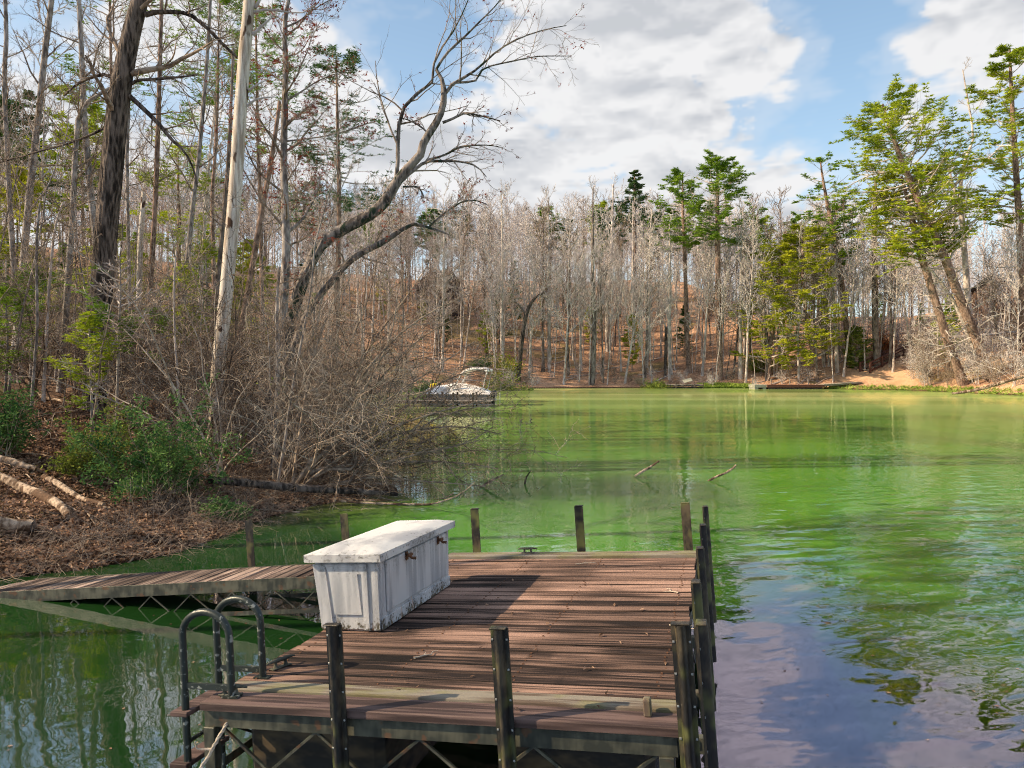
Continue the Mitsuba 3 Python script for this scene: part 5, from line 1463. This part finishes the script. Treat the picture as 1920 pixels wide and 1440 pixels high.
for y in (-1.1, 1.1):
    pts = smooth_line(np.array([(-0.5, y, 0.95), (0.0, y, 1.9), (0.35, y, 2.45), (0.7, y, 2.62), (1.3, y, 2.74), (1.8, y, 2.74), (2.15, y, 2.6), (2.2, y, 2.35)]), 24)
    part(boat, 'hoop', tubes(pts @ bM.T + bO, np.full(24, 0.05), 8), 'mat_white_paint', True)
    part(boat, 'hoop_strut', tubes(np.array([(2.15, y, 2.4), (1.85, y, 1.0)]) @ bM.T + bO, np.full(2, 0.035), 6), 'mat_white_paint', True)
roll = smooth_line(np.array([(0.25, 0, 2.35), (0.6, 0, 2.62), (1.2, 0, 2.76), (1.8, 0, 2.76), (2.2, 0, 2.62)]), 16)
part(boat, 'folded_top', xf(bM, bO, join(*[tubes(np.array([(r[0], -1.12, r[2]), (r[0], 1.12, r[2])]), np.full(2, 0.10), 8, True) for r in roll])), 'mat_canvas', True)
eng = part(boat, 'outboard_motor', xf(bM, bO, sub(box(2.30, 2.78, -0.24, 0.24, 0.62, 1.12, 0.10), 0.15)), 'mat_engine', 40, label='dark outboard motor at the stern')
part(eng, 'shaft', xf(bM, bO, box(2.48, 2.62, -0.09, 0.09, -0.5, 0.62, 0.03)), 'mat_engine')
lad2 = part(boat, 'boarding_ladder', xf(bM, bO, box(2.6, 3.2, -0.9, -0.86, 0.42, 0.46)), 'mat_aluminium')
for x in (2.85, 3.15):
    part(lad2, 'rail', tubes(np.array([(x, -0.88, 0.05), (x, -0.88, 1.0)]) @ bM.T + bO, np.full(2, 0.022), 6, True), 'mat_white_paint', True)
yb = thing('yellow_float', 'yellow rounded float lying on the bow of the covered pontoon boat', 'float')
m = trimesh.creation.icosphere(subdivisions=3, radius=1.0)
v = np.array(m.vertices) * [0.34, 0.30, 0.17]
scene[yb] = mikit.ply(xf(bM, bO, (v + np.array([-2.05, -0.2, 1.50]) - np.array([0, 0, 0.08]) * (np.abs(v[:, :1]) > 0.25), np.array(m.faces))), 'mat_yellow', True)
bd = thing('boat_dock', 'low dark wooden dock with short posts beside the pontoon boat', 'dock')
dM, dO = frame_at(bO + np.array([-0.4, -2.3, 0.0]), -8)
for i in range(34):
    part(bd, 'plank', xf(dM, dO, box(-4.6 + i * 0.22, -4.6 + i * 0.22 + 0.205, -0.6, 0.6, 0.40, 0.44)), 'mat_grey_wood')
part(bd, 'beam', xf(dM, dO, box(-4.6, 2.9, -0.62, -0.57, 0.22, 0.399)), 'mat_bark_oak')
part(bd, 'beam', xf(dM, dO, box(-4.6, 2.9, 0.57, 0.62, 0.22, 0.399)), 'mat_bark_oak')
wood_posts(bd, dM, dO, [(x, y) for x in (-3.2, -2.0, -1.0, 0.15, 1.6) for y in (-0.70, 0.70)], -1.0, 1.05)

# the dock on the far right shore: white box float, plank deck, sloping ramp
fa, fb = at(1428, 727, 95.0), at(1535, 727, 95.0)
fM, fO = frame_at([fa[0], 94.2, 0], 2)
fl = fb[0] - fa[0]
fd = thing('far_dock', 'long low brown dock on the far right shore with a white end float', 'dock')
for i in range(int(fl / 0.25)):
    part(fd, 'plank', xf(fM, fO, box(i * 0.25, i * 0.25 + 0.235, -1.2, 1.2, 0.52, 0.58)), 'mat_red_wood')
part(fd, 'beam', xf(fM, fO, box(0, fl, -1.19, -1.12, 0.25, 0.519)), 'mat_red_wood')
part(fd, 'float', xf(fM, fO, box(0.2, fl - 0.2, -1.1, 1.1, -0.3, 0.249, 0.05)), 'mat_dark_plastic')
part(fd, 'end_float', xf(fM, fO, box(-1.62, -0.02, -1.1, 1.1, 0.22, 0.60, 0.03)), 'mat_faded', label='white float at the left end of the dock')
for x in (-1.55, -0.5):
    part(fd, 'end_float_leg', xf(fM, fO, box(x, x + 0.42, -1.05, 1.05, -0.3, 0.219)), 'mat_faded')
ra = np.array([fl + 0.02, 0, 0.55])
rb = fM.T @ (at(1611, 717, 95.5) - fO)
for v in (-0.75, 0.75):
    part(fd, 'ramp_rail', bar(fO + fM @ (ra + [0, v, -0.08]), fO + fM @ (rb + [0, v, 0.0]), 0.06, 0.22), 'mat_grey_wood')
nr = int(np.linalg.norm(rb - ra) / 0.24)
for i in range(nr):
    a = ra + (rb - ra) * (i / nr)
    part(fd, 'ramp_plank', xf(fM, fO + fM @ a, box(0.01, 0.225, -0.85, 0.85, 0.04, 0.09)), 'mat_grey_wood')
wood_posts(fd, fM, fO, [(x, 1.3) for x in (-1.0, 1.5, 4.0, 6.5)], -1, 1.35, 0.12, 'mat_grey_wood')

# stairs with handrails going up to the right behind that dock
sd = [hit(1614, 702, 90), hit(1680, 676, 90)]
sa = at(1622, 706, sd[0] if sd[0] < 115 else 97)
sa[2] = gh(sa[0], sa[1]) + 0.3
sb = at(1686, 672, sa[1] + 4.5)
sb[2] = max(gh(sb[0], sb[1]) + 0.1, sa[2] + 2.0)
stairs = thing('wooden_stairs', 'dark red wooden stairs with handrails climbing the far right bank', 'stairs')
run = sb - sa
flat = norm(np.array([run[0], run[1], 0]))
side = np.array([-flat[1], flat[0], 0])
ns = 11
for i in range(ns):
    c = sa + run * ((i + 0.5) / ns)
    part(stairs, 'tread', bar(c - side * 0.6, c + side * 0.6, 0.32, 0.05), 'mat_grey_wood')
for s_ in (-0.66, 0.66):
    part(stairs, 'stringer', bar(sa + side * s_ - UP * 0.15, sb + side * s_ - UP * 0.15, 0.06, 0.26), 'mat_red_wood')
    part(stairs, 'handrail', bar(sa + side * s_ + UP * 0.98, sb + side * s_ + UP * 0.98, 0.16, 0.18), 'mat_red_wood')
    part(stairs, 'mid_rail', bar(sa + side * s_ + UP * 0.55, sb + side * s_ + UP * 0.55, 0.10, 0.14), 'mat_red_wood')
    for t in (0, 0.34, 0.67, 1.0):
        c = sa + run * t + side * (s_ * 1.09)
        part(stairs, 'post', xf(np.eye(3), c, box(-0.11, 0.11, -0.11, 0.11, -0.5, 1.12, 0.01)), 'mat_red_wood')

# the small dock in the middle of the far shore with a pale board on it
mc = at(1283, 716, 98.0)
mM, mO = frame_at([mc[0], 98.2, 0], -3)
md = thing('small_far_dock', 'short dark dock at the waterline in the middle of the far shore', 'dock')
for i in range(20):
    part(md, 'plank', xf(mM, mO, box(-2.5 + i * 0.25, -2.5 + i * 0.25 + 0.235, -0.8, 0.8, 0.50, 0.55)), 'mat_grey_wood')
part(md, 'beam', xf(mM, mO, box(-2.5, 2.5, -0.82, -0.76, 0.30, 0.499)), 'mat_bark_oak')
part(md, 'float', xf(mM, mO, box(-2.4, 2.4, -0.7, 0.7, -0.3, 0.20, 0.04)), 'mat_dark_plastic')
wood_posts(md, mM, mO, [(x, -0.88) for x in (-2.4, -1.2, 0.1, 1.3, 2.4)], -0.8, 0.82, 0.11)
wb = thing('white_board', 'pale board leaning tilted on the small far dock', 'board')
v, f = box(-0.6, 0.6, -0.5, 0.5, 0, 0.07, 0.02)
Rt = np.array(T().rotate([0, 1, 0], -16).rotate([1, 0, 0], 24).matrix)[:3, :3]
scene[wb] = mikit.ply((v @ Rt.T @ mM.T + mO + np.array([0.55, 0.2, 1.02]), f), 'mat_faded')


def house(name, label, M, O, w, dp, hw, rise, roof, wall, over=0.5, ridge='x', windows=(), door=None):
    """Walls, a gabled roof of two slopes with courses of shingles, windows with frames."""
    key = thing(name, label, 'house')
    part(key, 'wall', xf(M, O, box(-w / 2, w / 2, -dp / 2, dp / 2, -3.0, hw)), wall)
    if ridge == 'x':
        e = dp / 2
        g = np.array([[s * w / 2, y, z] for s in (-1, 1) for y, z in ((-e, hw), (e, hw), (0, hw + rise))])
        for sgn in (-1, 1):
            n_ = 9
            for i in range(n_):
                t0, t1 = i / n_, (i + 1) / n_ + 0.04
                ln = e + over
                y0, y1 = sgn * ln * (1 - t0), sgn * ln * max(0, 1 - t1)
                z0, z1 = hw - rise * over / e + (rise + rise * over / e) * t0, hw - rise * over / e + (rise + rise * over / e) * min(1, t1)
                V = np.array([[x, y, z + dz] for dz in (0.02 + 0.0, 0.10) for x in (-w / 2 - over, w / 2 + over) for y, z in ((y0, z0 + 0.05), (y1, z1))])
                part(key, 'roof__course', xf(M, O, tuple(np.array(a) for a in ((lambda h: (h.vertices, h.faces))(trimesh.convex.convex_hull(V))))), roof)
    else:
        e = w / 2
        g = np.array([[x, s * dp / 2, z] for s in (-1, 1) for x, z in ((-e, hw), (e, hw), (0, hw + rise))])
        for sgn in (-1, 1):
            n_ = 9
            for i in range(n_):
                t0, t1 = i / n_, (i + 1) / n_ + 0.04
                ln = e + over
                y0, y1 = sgn * ln * (1 - t0), sgn * ln * max(0, 1 - t1)
                z0, z1 = hw - rise * over / e + (rise + rise * over / e) * t0, hw - rise * over / e + (rise + rise * over / e) * min(1, t1)
                V = np.array([[y, x, z + dz] for dz in (0.02, 0.10) for x in (-dp / 2 - over, dp / 2 + over) for y, z in ((y0, z0 + 0.05), (y1, z1))])
                part(key, 'roof__course', xf(M, O, tuple(np.array(a) for a in ((lambda h: (h.vertices, h.faces))(trimesh.convex.convex_hull(V))))), roof)
    h = trimesh.convex.convex_hull(g)
    part(key, 'gable', xf(M, O, (np.array(h.vertices), np.array(h.faces))), wall)
    for x, z, ww, wh in windows:
        k = part(key, 'window', xf(M, O, join(box(x - ww / 2 - 0.09, x + ww / 2 + 0.09, -dp / 2 - 0.07, -dp / 2 - 0.003, z - 0.09, z, 0), box(x - ww / 2 - 0.09, x + ww / 2 + 0.09, -dp / 2 - 0.07, -dp / 2 - 0.003, z + wh, z + wh + 0.09, 0),
                                              box(x - ww / 2 - 0.09, x - ww / 2, -dp / 2 - 0.07, -dp / 2 - 0.003, z, z + wh, 0), box(x + ww / 2, x + ww / 2 + 0.09, -dp / 2 - 0.07, -dp / 2 - 0.003, z, z + wh, 0))), 'mat_white_paint')
        part(k, 'pane', xf(M, O, box(x - ww / 2, x + ww / 2, -dp / 2 - 0.03, -dp / 2 - 0.004, z, z + wh)), 'mat_glass_dark')
    return key


hd = 128.0
hc = at(822, 508, hd)
hM, hO = frame_at([hc[0], hd, hc[2] - 5.0], 38)
house('lake_cabin', 'dark gabled cabin half hidden among trees up the far left slope', hM, hO, 5.2, 6.4, 2.3, 2.6, 'mat_roof_dark', 'mat_roof_dark', 0.6, 'y', [(-1.1, 0.8, 0.9, 1.1), (1.1, 0.8, 0.9, 1.1)])
hc = at(1876, 560, 106.0)
hM, hO = frame_at([hc[0] + 4.5, 108.0, gh(hc[0], 108.0)], 18)
top = at(1876, 514, 106.0)[2] - hO[2]
hk = house('lake_house', 'brown house with blue grey roof and brick chimney up the right slope', hM, hO, 11.0, 8.0, top - 2.4, 2.4, 'mat_roof_blue', 'mat_wall_brown', 0.7, 'x', [(-3.6, top - 4.6, 1.2, 1.4), (-1.2, top - 4.6, 1.2, 1.4), (1.4, top - 4.6, 1.2, 1.4), (3.8, top - 4.6, 1.2, 1.4)])
part(hk, 'chimney', xf(hM, hO, box(0.2, 1.5, -0.6, 0.6, top - 1.8, top + 2.1, 0.03)), 'mat_brick')
pz = at(1876, 576, 104.0)[2] - hO[2]
part(hk, 'porch_deck', xf(hM, hO, box(-5.2, 5.2, -7.0, -4.02, pz - 0.2, pz, 0.02)), 'mat_grey_wood')
for x in (-5.0, -2.6, -0.2, 2.2, 4.6):
    part(hk, 'porch_post', xf(hM, hO, box(x - 0.16, x + 0.16, -6.95, -6.63, -4, pz - 0.201, 0.02)), 'mat_white_paint')
    part(hk, 'porch_post', xf(hM, hO, box(x - 0.06, x + 0.06, -6.95, -6.83, pz + 0.001, pz + 1.0, 0.01)), 'mat_wall_brown')
part(hk, 'porch_rail', xf(hM, hO, box(-5.2, 5.2, -6.94, -6.84, pz + 1.001, pz + 1.08, 0.01)), 'mat_wall_brown')
labels[hk + '__roof'] = {'label': 'blue grey roof in shingle courses'}

for i, (px, d) in enumerate(((1838, 96), (1862, 99), (1880, 95), (1899, 98), (1915, 96), (1872, 101))):
    q = at(px, 600, d)
    put('bare_tree', bare[(2, 5, 12, 8, 14, 1)[i]], q[0], q[1], 61 * i, 0.62 + 0.05 * (i % 3), 'bare tree standing in front of the brown house on the right slope', 'tree', 'bare trees in front of the house', tilt=(0, -2 + i))
